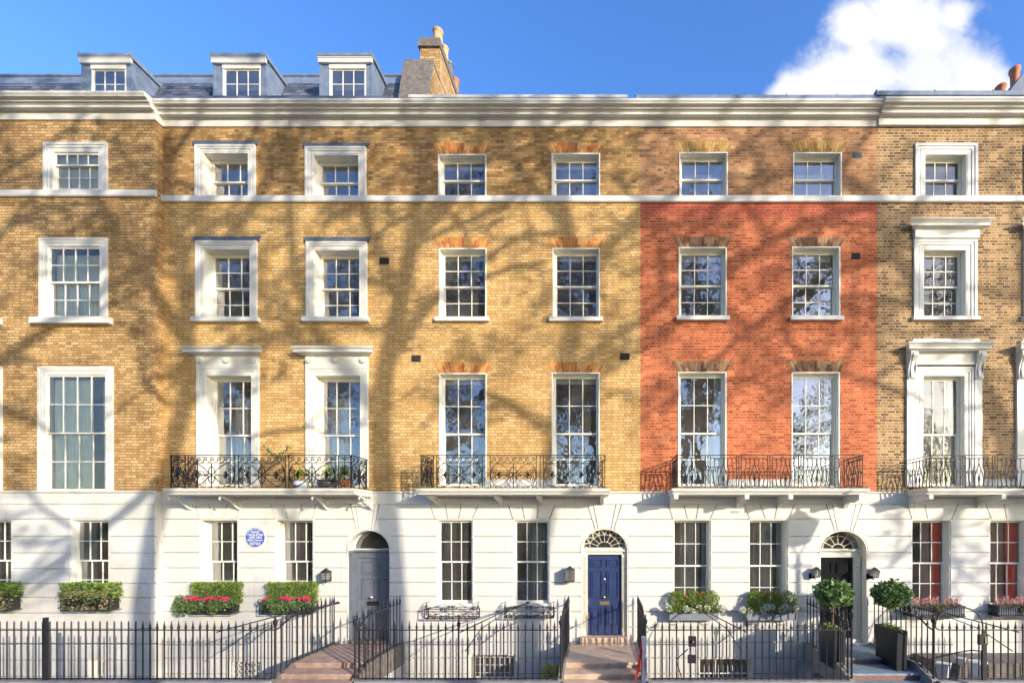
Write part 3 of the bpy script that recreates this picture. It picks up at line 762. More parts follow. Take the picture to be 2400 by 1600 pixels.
for a, b, c, d in ((1589, 1702.4, 1141, 871.4), (1855, 1967.8, 1141, 872)):
    r = (X(a), X(b), Z(c), Z(d)); W4.append(r); window(h4, 0, *r, 3, 2, 2, rec=.17, split=.48, cur=[('shutter', 'sash_cream', .84, 1, 0, 1)])
    flat_arch(h4, 0, r[0] - .02, r[1] + .02, r[3] + .012, Z(845), .15, 'arch_dark')
mb = MB(); wall_grid(mb, XB3, XB4, ZW0, ZW1, W4, 0, .34); mb.build('wall', 'red_brick', h4)
plinth(h4, X(1704), X(1853))
d4 = door_spec(1976.8, 56.3, 1241.6, 1291, ((1954.5, 1936), (1999, 2019)))
gw4 = [(X(1576.7), X(1666), Z(1437), JZ[1], vl((1576, 1566), (1611, 1602), (1631, 1637), (1664, 1680))),
       (X(1755), X(1846.7), Z(1437), JZ[1], vl((1756, 1744), (1793, 1781), (1815, 1821), (1848, 1861)))]
bw4 = [(X(1635), X(1765), Z(1650), Z(1540))]
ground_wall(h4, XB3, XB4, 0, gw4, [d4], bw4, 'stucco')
for g in gw4:
    window(h4, 0, *g[:4], 3, 2, 2, rec=.2, edge=.003, fw=.015, sill=(g[0] - .02, g[1] + .02, g[2] - .08, g[2], .06), cur=[('shutter', 'sash_cream', .86, .99, 0, 1), ('curtain', 'curtain_grey', .25, .85, 0, 1, None, .35)])
bwin4 = window(h4, 0, *bw4[0], 3, 1, 1, rec=.2, edge=.003)
mb = MB()
for i in range(11):
    x = X(1650) + (X(1760) - X(1650)) * i / 10; mb.tube([(x, -.03, Z(1640)), (x, -.03, Z(1565)), (x, -.03, Z(1556))], .012, 4, r1=.006)
mb.box(X(1638), X(1764), -.04, -.02, Z(1577), Z(1574)); mb.build('spiked_guard', 'iron_white', bwin4)
cornice(h4, XB3 + .03, XB4, 0); string_course(h4, XB3, XB4, 0); band(h4, XB3, XB4, 0)
lead_cap(h4, X(1488), X(2062), 0, 14.58)
interior(h4, XB3, XB4, 0, FLOORS, 14.3)
air_brick(h4, 1999, 2019, 358.5, 370, 'lead_dark'); air_brick(h4, 1996, 2016, 594, 607)
air_brick(h4, 1713, 1731, 1196, 1202.5, 'air_white', -.018)
air_brick(h4, 1531, 1544, 1460, 1470, 'air_white', -.018)
# ---------------------------------------------------------------- HOUSE 5
h5 = mk('terrace_house', 'brown brick house at the far right with white console hoods and red curtains', 2055.5, 2700)
XE = X(2830); W5 = []
for o in (0, 257, 514):
    r = (X(2165.6 + o), X(2267 + o), Z(461), Z(360.7)); W5.append(r)
    w = window(h5, 0, *r, 3, 1, 1, rec=.17, gl='glass_soft2', cur=[('curtain', 'curtain_green', .8, 1, 0, 1), ('blind', 'curtain_green', 0, 1, .82, 1)])
    architrave(w, 0, r[0], r[1], r[2], r[3], .255)
    r = (X(2162.5 + o), X(2265.3 + o), Z(744), Z(584)); W5.append(r)
    w = window(h5, 0, *r, 3, 2, 2, rec=.17, gl='glass_soft2', sill=(X(2136 + o), X(2291 + o), Z(752.3), Z(743.5), .10), cur=[('curtain', 'curtain_green', .84, 1, 0, 1)])
    architrave(w, 0, r[0], r[1], r[2], r[3], .255)
    mb = MB(); a, b = X(2140 + o), X(2290.5 + o); zf = Z(543)
    mb.box(a, b, -.087, .001, r[3] + .256, zf)
    hz = [(0, zf), (-.10, zf), (-.12, zf + .02), (-.20, zf + .04), (-.20, zf + .105), (-.22, zf + .115), (-.235, zf + .14), (-.27, zf + .165), (-.27, zf + .185), (0, zf + .20)]
    mb.profx(hz, a, b)
    for s, xe in ((-1, a), (1, b)):
        n = len(hz); v = [(xe, y, z) for y, z in hz] + [(xe + s * max(0, abs(y) - .02), y, z) for y, z in hz]
        mb.add(v, [(i, (i + 1) % n, (i + 1) % n + n, i + n) if s > 0 else (i, i + n, (i + 1) % n + n, (i + 1) % n) for i in range(n)] + [tuple(range(n, 2 * n)) if s > 0 else tuple(range(2 * n - 1, n - 1, -1))])
    mb.build('hood', 'trim_white', w)
    r = (X(2160.7 + o), X(2262.8 + o), Z(1141), Z(878)); W5.append(r)
    w = window(h5, 0, *r, 3, 2, 2, rec=.17, split=.48, gl='glass_soft2', cur=[('shutter', 'trim_cream', .84, 1, 0, 1)])
    architrave(w, 0, r[0], r[1], r[2], r[3], .2)
    a, b = X(2123 + o), X(2298 + o)
    for pa, pb in ((a, X(2142 + o)), (X(2281 + o), b)):
        mb = MB(); mb.box(pa, pb, -.06, .001, Z(1141), Z(890)); mb.box(pa - .015, pb + .015, -.085, .0, Z(1141), Z(1100)); mb.build('pilaster', 'trim_white', w)
    mb = MB(); mb.box(X(2143 + o), X(2278 + o), -.10, .001, Z(857), Z(853)); mb.box(a + .002, b - .002, -.075, .001, Z(853), Z(828))
    zf = Z(828); hz = [(0, zf), (-.20, zf), (-.21, zf + .02), (-.26, zf + .03), (-.26, zf + .09), (-.28, zf + .10), (-.29, zf + .13), (-.33, zf + .155), (-.33, zf + .185), (0, zf + .20)]
    mb.profx(hz, a, b)
    for s, xe in ((-1, a), (1, b)):
        n = len(hz); v = [(xe, y, z) for y, z in hz] + [(xe + s * max(0, abs(y) - .18), y, z) for y, z in hz]
        mb.add(v, [(i, (i + 1) % n, (i + 1) % n + n, i + n) if s > 0 else (i, i + n, (i + 1) % n + n, (i + 1) % n) for i in range(n)] + [tuple(range(n, 2 * n)) if s > 0 else tuple(range(2 * n - 1, n - 1, -1))])
    mb.box(X(2134 + o), X(2289.5 + o), -.10, .001, zf + .19, Z(797))
    mb.build('hood', 'trim_white', w)
    for ca, cb in ((2124.5, 2142.5), (2281, 2299)):
        mb = MB(); z0, z1 = Z(892), Z(828)
        mb.profx([(0, z0), (-.075, z0 + .01), (-.10, z0 + .05), (-.085, z0 + .10), (-.08, z0 + .25), (-.11, z0 + .40), (-.17, z0 + .55), (-.20, z0 + .64), (-.19, z0 + .70), (-.19, z1), (0, z1)], X(ca + o), X(cb + o))
        mb.profx([(-.08, z0 + .06), (-.125, z0 + .05), (-.13, z0 + .09), (-.10, z0 + .3), (-.14, z0 + .45), (-.225, z0 + .60), (-.22, z0 + .68), (-.15, z0 + .7)], X(ca + o) + .05, X(cb + o) - .05)
        mb.build('console', 'trim_white', w)
mb = MB(); wall_grid(mb, XB4, XE, ZW0, ZW1, W5, 0, .34); mb.build('wall', 'brown_brick', h5)
plinth(h5, X(2300), X(2378))
gw5 = [(X(2136), X(2227.5), Z(1424), JZ[1], vl((2136, 2126), (2173, 2166), (2230, 2244))),
       (X(2318.6), X(2410), Z(1424), JZ[1], vl((2322, 2309), (2357.5, 2352), (2413, 2427))),
       (X(2560), X(2650), Z(1424), JZ[1], [])]
bw5 = [(X(2300), X(2390), Z(1650), Z(1560))]
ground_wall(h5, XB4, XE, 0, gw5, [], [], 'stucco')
for k, g in enumerate(gw5):
    cu = [('curtain', 'curtain_rose', .42, .68, 0, 1, .5, .16), ('curtain', 'curtain_red', .66, 1, 0, 1, None, .22), ('shutter', 'curtain_red', .70, .97, 0, 1, None, .13)] if k == 0 else \
         [('curtain', 'curtain_red', 0, .35, 0, 1, .5, .20), ('curtain', 'curtain_rose', .15, .66, 0, 1, .5, .15), ('shutter', 'curtain_red', .66, .97, 0, 1, None, .13)]
    window(h5, 0, *g[:4], 3, 2, 2, rec=.17, gl='glass_soft', edge=.003, fw=.015, sill=(g[0] - .02, g[1] + .02, g[2] - .08, g[2], .06), cur=cu)
cornice(h5, XB4, XE, -.05); string_course(h5, XB4, XE, 0); band(h5, XB4, XE, 0)
lead_cap(h5, X(2036), XE, -.03, 14.66)
interior(h5, XB4, XE, 0, FLOORS, 14.3)
# ---------------------------------------------------------------- DOORWAYS
def arch_lining(h, d, yp, rec, m):
    mb = MB(); n = 20
    P0 = [(d['cx'] + (d['rx'] - .004) * math.cos(R(180 - 180 * i / n)), d['zs'] + (d['rz'] - .004) * math.sin(R(180 - 180 * i / n))) for i in range(n + 1)]
    P0 = [(d['x0'] + .004, d['zb'])] + P0 + [(d['x1'] - .004, d['zb'])]
    P1 = [(d['cx'] + (d['rx'] - .03) * math.cos(R(180 - 180 * i / n)), d['zs'] + (d['rz'] - .03) * math.sin(R(180 - 180 * i / n))) for i in range(n + 1)]
    P1 = [(d['x0'] + .03, d['zb'])] + P1 + [(d['x1'] - .03, d['zb'])]
    k = len(P0); ya, yb = yp - .012, yp + rec + .1
    v = [(x, ya, z) for x, z in P0] + [(x, ya, z) for x, z in P1] + [(x, yb, z) for x, z in P1] + [(x, yb, z) for x, z in P0]
    f = []
    for i in range(k - 1):
        f += [(i, i + 1, i + 1 + k, i + k), (i + k, i + 1 + k, i + 1 + 2 * k, i + 2 * k), (i + 3 * k, i + 2 * k, i + 2 * k + 1, i + 3 * k + 1)]
    mb.add(v, f); return mb.build('doorway', m, h)
def fanlight(dw, d, y, style, m, zt_):
    cx, rx, rz, zs = d['cx'], d['rx'] - .04, d['rz'] - .04, zt_
    g = MB(); pts = arc(cx, zs, rx, rz, 0, 180, 24); g.add([(x, y + .02, z) for x, z in pts], [tuple(range(len(pts)))]) ; g.build('fanlight_glass', 'glass', dw)
    mb = MB()
    P = lambda q: [(x, y, z) for x, z in q]
    mb.tube(P(arc(cx, zs, rx - .01, rz - .01, 0, 180, 24)), .022, 6)
    mb.tube([(cx - rx, y, zs), (cx + rx, y, zs)], .02, 6)
    if style == 'web':
        mb.tube(P(arc(cx, zs, rx * .33, rz * .33, 0, 180, 12)), .007, 5)
        mb.tube(P(arc(cx, zs, rx * .68, rz * .68, 0, 180, 16)), .007, 5)
        N = 8
        for i in range(1, N):
            a = math.pi * i / N; mb.tube([(cx + rx * .33 * math.cos(a), y, zs + rz * .33 * math.sin(a)), (cx + rx * .68 * math.cos(a), y, zs + rz * .68 * math.sin(a))], .0065, 5)
        for i in range(N):
            a0, a1 = math.pi * i / N, math.pi * (i + 1) / N; am = (a0 + a1) / 2; q = []
            for j in range(9):
                t = j / 8; a = a0 + (a1 - a0) * t; k = .68 + .28 * math.sin(math.pi * t); q.append((cx + rx * k * math.cos(a), y, zs + rz * k * math.sin(a)))
            mb.tube(q, .0065, 5)
            a = a0
            q = []
            for j in range(9):
                t = j / 8; aa = a0 - (a1 - a0) * .5 + (a1 - a0) * t
                if 0 < aa < math.pi: k = .96 - .26 * math.sin(math.pi * t); q.append((cx + rx * k * math.cos(aa), y, zs + rz * k * math.sin(aa)))
            if len(q) > 2: mb.tube(q, .006, 5)
    elif style == 'sun':
        mb.tube(P(arc(cx, zs, rx * .28, rz * .28, 0, 180, 12)), .014, 5)
        mb.tube(P(arc(cx, zs, rx * .70, rz * .70, 0, 180, 16)), .011, 5)
        for i in range(1, 6):
            a = math.pi * i / 6; mb.tube([(cx + rx * .28 * math.cos(a), y, zs + rz * .28 * math.sin(a)), (cx + rx * math.cos(a), y, zs + rz * math.sin(a))], .011, 5)
    mb.build('fanlight', m, dw)
def panel_door(h, x0, x1, z0, z1, y, m, layout, mould=None):
    mb = MB(); mb.box(x0, x1, y, y + .05, z0, z1); w, hh = x1 - x0, z1 - z0
    o = mb
    for a, b, c, d in layout:
        xa, xb, za, zb = x0 + w * a, x0 + w * b, z0 + hh * c, z0 + hh * d; t = .022
        for q in ((xa, xb, za, za + t), (xa, xb, zb - t, zb), (xa, xa + t, za + t, zb - t), (xb - t, xb, za + t, zb - t)): mb.box(q[0], q[1], y - .026, y + .001, q[2], q[3])
        mb.box(xa + .05, xb - .05, y - .016, y + .001, za + .05, zb - .05)
    return mb.build('door', m, h)
SIX = [(.09, .43, .86, .955), (.56, .90, .86, .955), (.09, .43, .47, .81), (.56, .90, .47, .81), (.09, .43, .13, .36), (.56, .90, .13, .36)]
SIX2 = [(.09, .43, .80, .945), (.56, .92, .80, .945), (.09, .43, .49, .745), (.56, .92, .49, .745), (.09, .43, .12, .40), (.56, .92, .12, .40)]
# -- blue door
rec = .16; dw = arch_lining(h3, d3, 0, rec, 'trim_cream'); y = .14
zd0, zd1 = Z(1489.4, y), Z(1301, y); xd0, xd1 = X(1377, y), X(1457.3, y); ztr = Z(1285, y)
mb = MB()
for a, b in ((d3['x0'] + .03, xd0), (xd1, d3['x1'] - .03)):
    mb.box(a, b, y - .06, y + .05, zd0 - .02, zd1 + .03)
    for i in range(4): c = a + (b - a) * (.22 + .16 * i); mb.box(c, c + (b - a) * .07, y - .075, y - .059, zd0 + .25, zd1 - .05)
    mb.box(a - .005, b + .005, y - .08, y + .04, zd0 - .02, zd0 + .14); mb.box(a - .004, b + .004, y - .08, y + .04, zd1 - .04, zd1 + .02)
mb.box(d3['x0'] + .03, d3['x1'] - .03, y - .04, y + .05, zd1 + .03, zd1 + .10)
mb.profx([(y + .05, zd1 + .10), (y - .06, zd1 + .10), (y - .10, zd1 + .12), (y - .10, zd1 + .15), (y - .05, zd1 + .165), (y - .05, ztr), (y + .05, ztr)], d3['x0'] + .03, d3['x1'] - .03)
mb.build('door_frame', 'trim_cream', dw)
fanlight(dw, d3, y - .01, 'web', 'trim_cream', ztr + .01)
dr = panel_door(h3, xd0, xd1, zd0, zd1, y + .01, 'door_blue', SIX)
cx = (xd0 + xd1) / 2 - .01
mb = MB(); mb.lathe([(.0, -.03), (.03, -.02), (.036, 0), (.03, .02), (0, .03)], (cx, y - .03, Z(1398.5, y)), 12); mb.box(cx - .01, cx + .01, y - .03, y + .01, Z(1398.5, y) - .01, Z(1398.5, y) + .01); mb.build('door_knob', 'brass', dr, True)
mb = MB(); zc = Z(1362, y); mb.tube([(cx + .042 * math.cos(t), y - .025, zc + .045 * math.sin(t)) for t in [2 * math.pi * i / 16 for i in range(16)]], .009, 6, True); mb.lathe([(0, 0), (.026, .01), (.03, .04), (.018, .06), (0, .065)], (cx, y - .02, zc + .035), 10); mb.build('door_knocker', 'chrome', dr, True)
mb = MB(); zc = Z(1412.5, y); mb.box(cx - .13, cx + .135, y - .012, y + .01, zc - .045, zc + .05); mb.box(cx - .10, cx + .105, y - .02, y - .011, zc - .02, zc + .025); mb.build('letter_box', 'brass', dr)
mb = MB()
for pz in (1410, 1441): mb.box(xd0 - .005, xd0 + .035, y - .02, y + .01, Z(pz + 7, y), Z(pz - 7, y))
mb.box(xd0 + .01, xd0 + .03, y - .02, y + .01, Z(1366, y), Z(1362, y)); mb.lathe([(0, 0), (.008, .003), (.008, .008), (0, .012)], (cx, y - .01, Z(1343.5, y)), 8); mb.build('lock_plate', 'brass', dr)
mb = MB(); mb.box(xd0, xd1, y - .03, y + .04, zd0 - .03, zd0 + .055); mb.build('threshold', 'door_blue', dw)
# -- grey door
rec = .30; dw = arch_lining(h2, d2, 0, rec, 'trim_white'); y = .28
zd0, zd1 = Z(1495, y), Z(1306, y); xd0, xd1 = X(842, y), X(914.5, y); zt_ = Z(1289, y)
mb = MB(); a = d2['x0'] + .028
mb.box(a, a + .085, .02, y + .05, zd0 - .02, zt_ - .06)
for i in range(5): mb.box(a + .084, a + .092, .04 + i * .045, .06 + i * .045, zd0 + .25, zt_ - .2)
mb.box(a, xd0, y - .05, y + .05, zd0 - .02, zt_ - .06)
mb.box(d2['x1'] - .03 - .02, d2['x1'] - .03, y - .05, y + .05, zd0 - .02, zt_ - .06)
mb.box(a, d2['x1'] - .028, y - .04, y + .05, zd1, zt_ - .06); mb.profx([(y + .05, zt_ - .06), (y - .06, zt_ - .06), (y - .12, zt_ - .03), (y - .12, zt_ + .0), (y - .03, zt_ + .02), (y + .05, zt_ + .02)], a - .01, d2['x1'] - .026)
mb.box(a, a + .10, .005, .10, zt_ - .12, zt_ + .0)
mb.box(a, d2['x1'] - .03, y - .06, y + .04, zd0 - .05, zd0 + .01)
mb.build('door_frame', 'door_grey', dw)
fanlight(dw, d2, y - .01, 'plain', 'trim_white', zt_ + .03)
dr = panel_door(h2, xd0, d2['x1'] - .05, zd0, zd1, y + .01, 'door_grey', [(.09, .46, .80, .955), (.56, .94, .80, .955), (.09, .46, .49, .745), (.56, .94, .49, .745), (.09, .46, .1, .40), (.56, .94, .1, .40)])
mb = MB(); mb.lathe([(.0, -.04), (.04, -.03), (.05, 0), (.04, .03), (0, .045)], (X(872, y), y - .04, Z(1399, y)), 12); mb.tube([(X(872, y), y - .02, Z(1397, y)), (X(880, y), y - .03, Z(1395, y)), (X(882, y), y - .02, Z(1401, y))], .02, 6); mb.build('door_knob', 'chrome', dr, True)
mb = MB(); mb.box(X(861, y), X(888, y), y - .015, y + .01, Z(1418, y), Z(1408, y)); mb.box(X(863, y), X(886, y), y - .022, y - .014, Z(1416, y), Z(1410, y)); mb.build('letter_box', 'black_paint', dr)
mb = MB(); mb.lathe([(0, -.02), (.02, -.01), (.02, .01), (0, .02)], (xd0 + .03, y - .01, Z(1399, y)), 8); mb.build('door_latch', 'chrome', dr)
# -- black door
rec = .34; dw = arch_lining(h4, d4, 0, rec, 'trim_cream'); y = .30
zd0, zd1 = Z(1494, y), Z(1305, y); xd0, xd1 = d4['x0'] + .03, X(1999, y); zt_ = Z(1289, y)
mb = MB(); b = d4['x1'] - .03
mb.box(xd1, b, y - .03, y + .05, zd0 - .02, zd1 + .02); mb.box(xd1 + .03, b - .02, y - .08, y - .02, zd0 + .1, zd1 - .28)
mb.profx([(y - .02, zd1 - .30), (y - .10, zd1 - .27), (y - .08, zd1 - .2), (y - .12, zd1 - .04), (y - .14, zd1 + .0), (y - .02, zd1)], xd1 + .035, b - .04)
mb.box(d4['x0'] + .028, b, y - .05, y + .05, zd1 + .001, zt_ - .03); mb.profx([(y, zt_ - .03), (y - .10, zt_ - .03), (y - .14, zt_), (y - .14, zt_ + .02), (y + .05, zt_ + .03), (y + .05, zt_ - .03)], d4['x0'] + .027, b)
mb.build('door_frame', 'trim_cream', dw)
mb = MB(); mb.box(d4['x0'] + .03, b + .01, y - .14, y + .06, zd0 - .16, zd0); mb.build('threshold', 'trim_white', dw)
fanlight(dw, d4, y - .01, 'sun', 'trim_cream', zt_ + .03)
dr = panel_door(h4, xd0, xd1, zd0, zd1, y + .01, 'door_black', SIX2)
mb = MB(); mb.lathe([(.0, -.03), (.03, -.02), (.036, 0), (.03, .02), (0, .03)], ((xd0 + xd1) / 2, y - .03, Z(1400, y)), 12); mb.build('door_knob', 'brass', dr, True)
# rooms behind fanlights get a warm dim hall: real ceiling lamp is not visible, walls only
# ---------------------------------------------------------------- ROOFS
def flat_roof(h, x0, x1, yp):
    mb = MB(); mb.box(x0, x1, yp + .3, yp + 9, 14.3, 14.45); mb.box(x0, x1, yp + 8.8, yp + 9, ZBASE, 14.3); mb.box(x0, x1, yp + .3, yp + .5, 14.45, 14.62); mb.build('roof', 'lead', h)
for hh, a, b, yy in ((h3, XB2 + .3, XB3, 0), (h4, XB3, XB4, 0), (h5, XB4, XE, 0)): flat_roof(hh, a, b, yy)
def mansard(h, x0, x1, yp):
    yb, yt, zb, zt = yp + .75, yp + 1.75, 14.5, 17.12
    zt = HC + (1240 - 182) * (DC + yt) / FP
    mb = MB(); mb.profx([(yb, zb), (yt, zt), (yp + 9, zt), (yp + 9, 14.3), (yb, 14.3)], x0, x1); mb.box(x0, x1, yp + 8.8, yp + 8.99, ZBASE, 14.3)
    rf = mb.build('roof', 'roof_slate', h)
    mb = MB(); mb.profx([(yt - .12, zt - .30), (yt - .02, zt - .02), (yt - .03, zt + .02), (yt + .05, zt + .07), (yt + .3, zt + .05), (yt + .3, zt + .001), (yt + .02, zt - .0), (yt - .10, zt - .31)], x0, x1)
    mb.tube([(x0, yt - .01, zt + .04), (x1, yt - .01, zt + .04)], .05, 8)
    mb.build('ridge_flashing', 'lead', rf)
    mb = MB(); zg = HC + (1240 - 227) * (DC + .3 + yp) / FP
    mb.profx([(yp + .26, 14.60), (yp + .30, zg + .03), (yp + .76, zg + .10), (yp + .80, 14.62)], x0, x1); mb.build('gutter_flashing', 'lead_dark', rf)
    return yb, yt, zb, zt
mansard(h1, XL1, XB, -.05); RY = mansard(h2, XB, X(945, 1.2), 0)
def dormer(h, pa, pb, ptop, wa, wb, wt, sx=1.0, yd=.85):
    x0, x1 = X(pa, yd), X(pb, yd); zt = Z(ptop, yd); zb = 14.55; yb = 2.6
    mb = MB(); wx0, wx1, wz1 = X(wa, yd), X(wb, yd), Z(wt, yd); wz0 = Z(229, yd)
    # cheeks and face
    mb.box(x0 + .06, wx0, yd, yd + .06, zb, zt - .14); mb.box(wx1, x1 - .06, yd, yd + .06, zb, zt - .14)
    mb.box(x0 + .055, x0 + .11, yd + .06, yb, zb, zt - .10); mb.box(x1 - .11, x1 - .055, yd + .06, yb, zb, zt - .10)
    mb.box(x0 + .03, x0 + .09, yd - .02, yd + .03, zb, zt - .2); mb.box(x1 - .09, x1 - .03, yd - .02, yd + .03, zb, zt - .2)
    for k in range(3):
        yy = yd + .3 + k * .5; mb.box(x1 - .056, x1 - .045, yy, yy + .02, zb, zt - .1)
    dm = mb.build('dormer', 'lead', h)
    mb = MB(); mb.profx([(yd - .10, zt - .09), (yd - .10, zt), (yd + .1, zt + .02), (yb, zt + .03), (yb, zt - .1), (yd, zt - .1)], x0, x1); mb.box(x0 + .02, x0 + .05, yd - .10, yb, zt, zt + .045); mb.box(x1 - .05, x1 - .02, yd - .10, yb, zt, zt + .045); mb.build('dormer_roof', 'lead', dm)
    mb = MB(); mb.box(x0 + .02, x1 - .03, yd - .07, yd - .001, zt - .24, zt - .10); mb.box(x0 + .01, x1 - .02, yd - .085, yd - .02, zt - .12, zt - .09); mb.build('dormer_fascia', 'trim_white', dm)
    mb = MB(); mb.box(wx0, wx1, yd - .02, yd + .08, wz1, zt - .22); f = .035
    mb.box(wx0, wx0 + f, yd, yd + .08, wz0, wz1); mb.box(wx1 - f, wx1, yd, yd + .08, wz0, wz1); mb.box(wx0, wx1, yd - .01, yd + .08, wz0 - .06, wz0)
    g = sash(mb, wx0 + f, wx1 - f, wz0, wz1, yd + .02, 3, 2, top=.03, bot=.03, st=.03); mb.build('window', 'sash_cream', dm)
    mb = MB(); panes(mb, *g, yd + .035, 3, 2, wrng); mb.build('window_pane', 'glass', dm)
    mb = MB(); mb.box(wx0, wx1, yd + .25, yd + .26, wz0 + (wz1 - wz0) * .55, wz0 + (wz1 - wz0) * .80); mb.build('blind', 'curtain_cream', dm)
dormer(h1, 190, 314, 133, 214, 296, 163, yd=.75); dormer(h2, 498, 629, 133, 522, 611, 162); dormer(h2, 747, 877, 132, 772, 858, 162)
# party wall and chimney between 2 and 3
mb = MB(); yA, yB = .60, 1.0
xr = X(1000, 1.05) ; xl = X(944, .8)
ztop = Z(142, 1.3)
mb.profx([(.45, 14.4), (1.35, ztop), (3.0, ztop), (3.0, 14.3)], X(932, .6) + .02, X(990, .6))
pw = mb.build('party_wall', 'stock_brick_aged', h3)
mb = MB(); sl = (1.35 - .45, ztop - 14.4)
mb.add([(X(928, .5), .38, 14.45), (X(988, .5), .38, 14.45), (X(988, .5) + .0, 1.33, ztop + .06), (X(945, 1.3), 1.33, ztop + .06),
        (X(928, .5), .5, 14.35), (X(988, .5), .5, 14.35), (X(988, .5), 1.40, ztop - .02), (X(945, 1.3), 1.40, ztop - .02)],
       [(0, 1, 2, 3), (7, 6, 5, 4), (0, 4, 5, 1), (1, 5, 6, 2), (2, 6, 7, 3), (3, 7, 4, 0)])
mb.box(X(945, 1.3), X(988, .5), 1.33, 3.0, ztop - .01, ztop + .06)
mb.build('coping', 'dark_stone', pw)
cy0, cy1 = 1.9, 5.6; cx0, cx1 = X(985, cy0), X(1031, cy0); czt = Z(112, cy0)
mb = MB(); mb.box(cx0, cx1, cy0, cy1, 14.3, czt); ch = mb.build('chimney', 'stock_brick_aged', h3)
mb = MB(); mb.box(cx0 - .06, cx1 + .03, cy0 - .06, cy1 + .05, czt, czt + .12); mb.box(cx0 - .02, cx1 + .01, cy0 - .02, cy1, czt + .12, czt + .30); mb.build('chimney_cap', 'dark_stone', ch)
for k, (yy, m_) in enumerate(((2.12, 'buff_clay'), (2.62, 'buff_clay'), (3.12, 'lead_dark'), (3.66, 'terracotta'), (4.3, 'terracotta'))):
    mb = MB(); c = (cx1 - .14, yy, czt + .3); mb.lathe([(.17, 0), (.15, .1), (.135, .35), (.16, .38), (.17, .44), (.14, .46), (.11, .46), (.11, .3)], c, 14); mb.build('chimney_pot', m_, ch, True)
# far-right chimney of house 5
cy0 = 1.6; mb = MB(); mb.prism([(X(2356, cy0), Z(228, cy0)), (X(2403, cy0), Z(166, cy0)), (X(2470, cy0), Z(160, cy0)), (X(2470, cy0), Z(240, cy0)), (X(2356, cy0), Z(240, cy0))], cy0, cy0 + 2)
ch = mb.build('chimney', 'lead_dark', h5)
for k, (px, py0, py1, yy) in enumerate(((2345, 204, 236, 1.9), (2378, 163, 214, 2.2), (2418, 140, 180, 2.2))):
    mb = MB(); c = (X(px, yy), yy, Z(py1, yy)); hh_ = Z(py0, yy) - Z(py1, yy)
    mb.lathe([(.11, 0), (.115, hh_ * .7), (.13, hh_ * .8), (.155, hh_ * .9), (.155, hh_), (.11, hh_), (.11, hh_ - .1)], c, 14); mb.build('chimney_pot', 'terracotta', ch, True)
# ================================================================== BALCONIES
YB_ = -.80
def slab(h, xa, xb, m='stucco', moss=False, brk=None, name='balcony'):
    """xa, xb front corners of the rail at y=YB_"""
    yf = YB_ - .06; z1, z0 = Z(1144, yf), Z(1157.5, yf)
    mb = MB(); prof = [(-.04, z0), (yf + .06, z0), (yf + .05, z0 + .035), (yf + .01, z0 + .06), (yf + .01, z0 + .085), (yf - .02, z0 + .10), (yf - .02, z1), (-.04, z1 + .015)]
    mb.profx(prof, xa - .10, xb + .10)
    mb.profx([(-.04, z0 + .09), (yf - .02, z0 + .09), (yf - .021, z1 - .004), (-.04, z1 + .01)], xa - .13, xb + .13)
    b = mb.build(name, m, h)
    if moss:
        rng = random.Random(int(xa * 10)); mb = MB()
        for i in range(900):
            x = rng.uniform(xa - .1, xb + .1); y = yf - .02 + abs(rng.gauss(0, .05)); k = .5 + .5 * math.sin(x * 2.1) + rng.random() * .4
            if rng.random() > k: continue
            mb.leaf((x, y, z1 + rng.uniform(-.01, .03)), .05, rng)
        o = mb.build('moss', 'moss', b); o['kind'] = 'stuff'
    return b, z0, z1
def map_front(y): return lambda u, v: (u, y, v)
def map_side(x): return lambda u, v: (x, u, v)
def bar3(mb, mp, pts, r, n=4, closed=False): mb.tube([mp(u, v) for u, v in pts], r, n, closed)
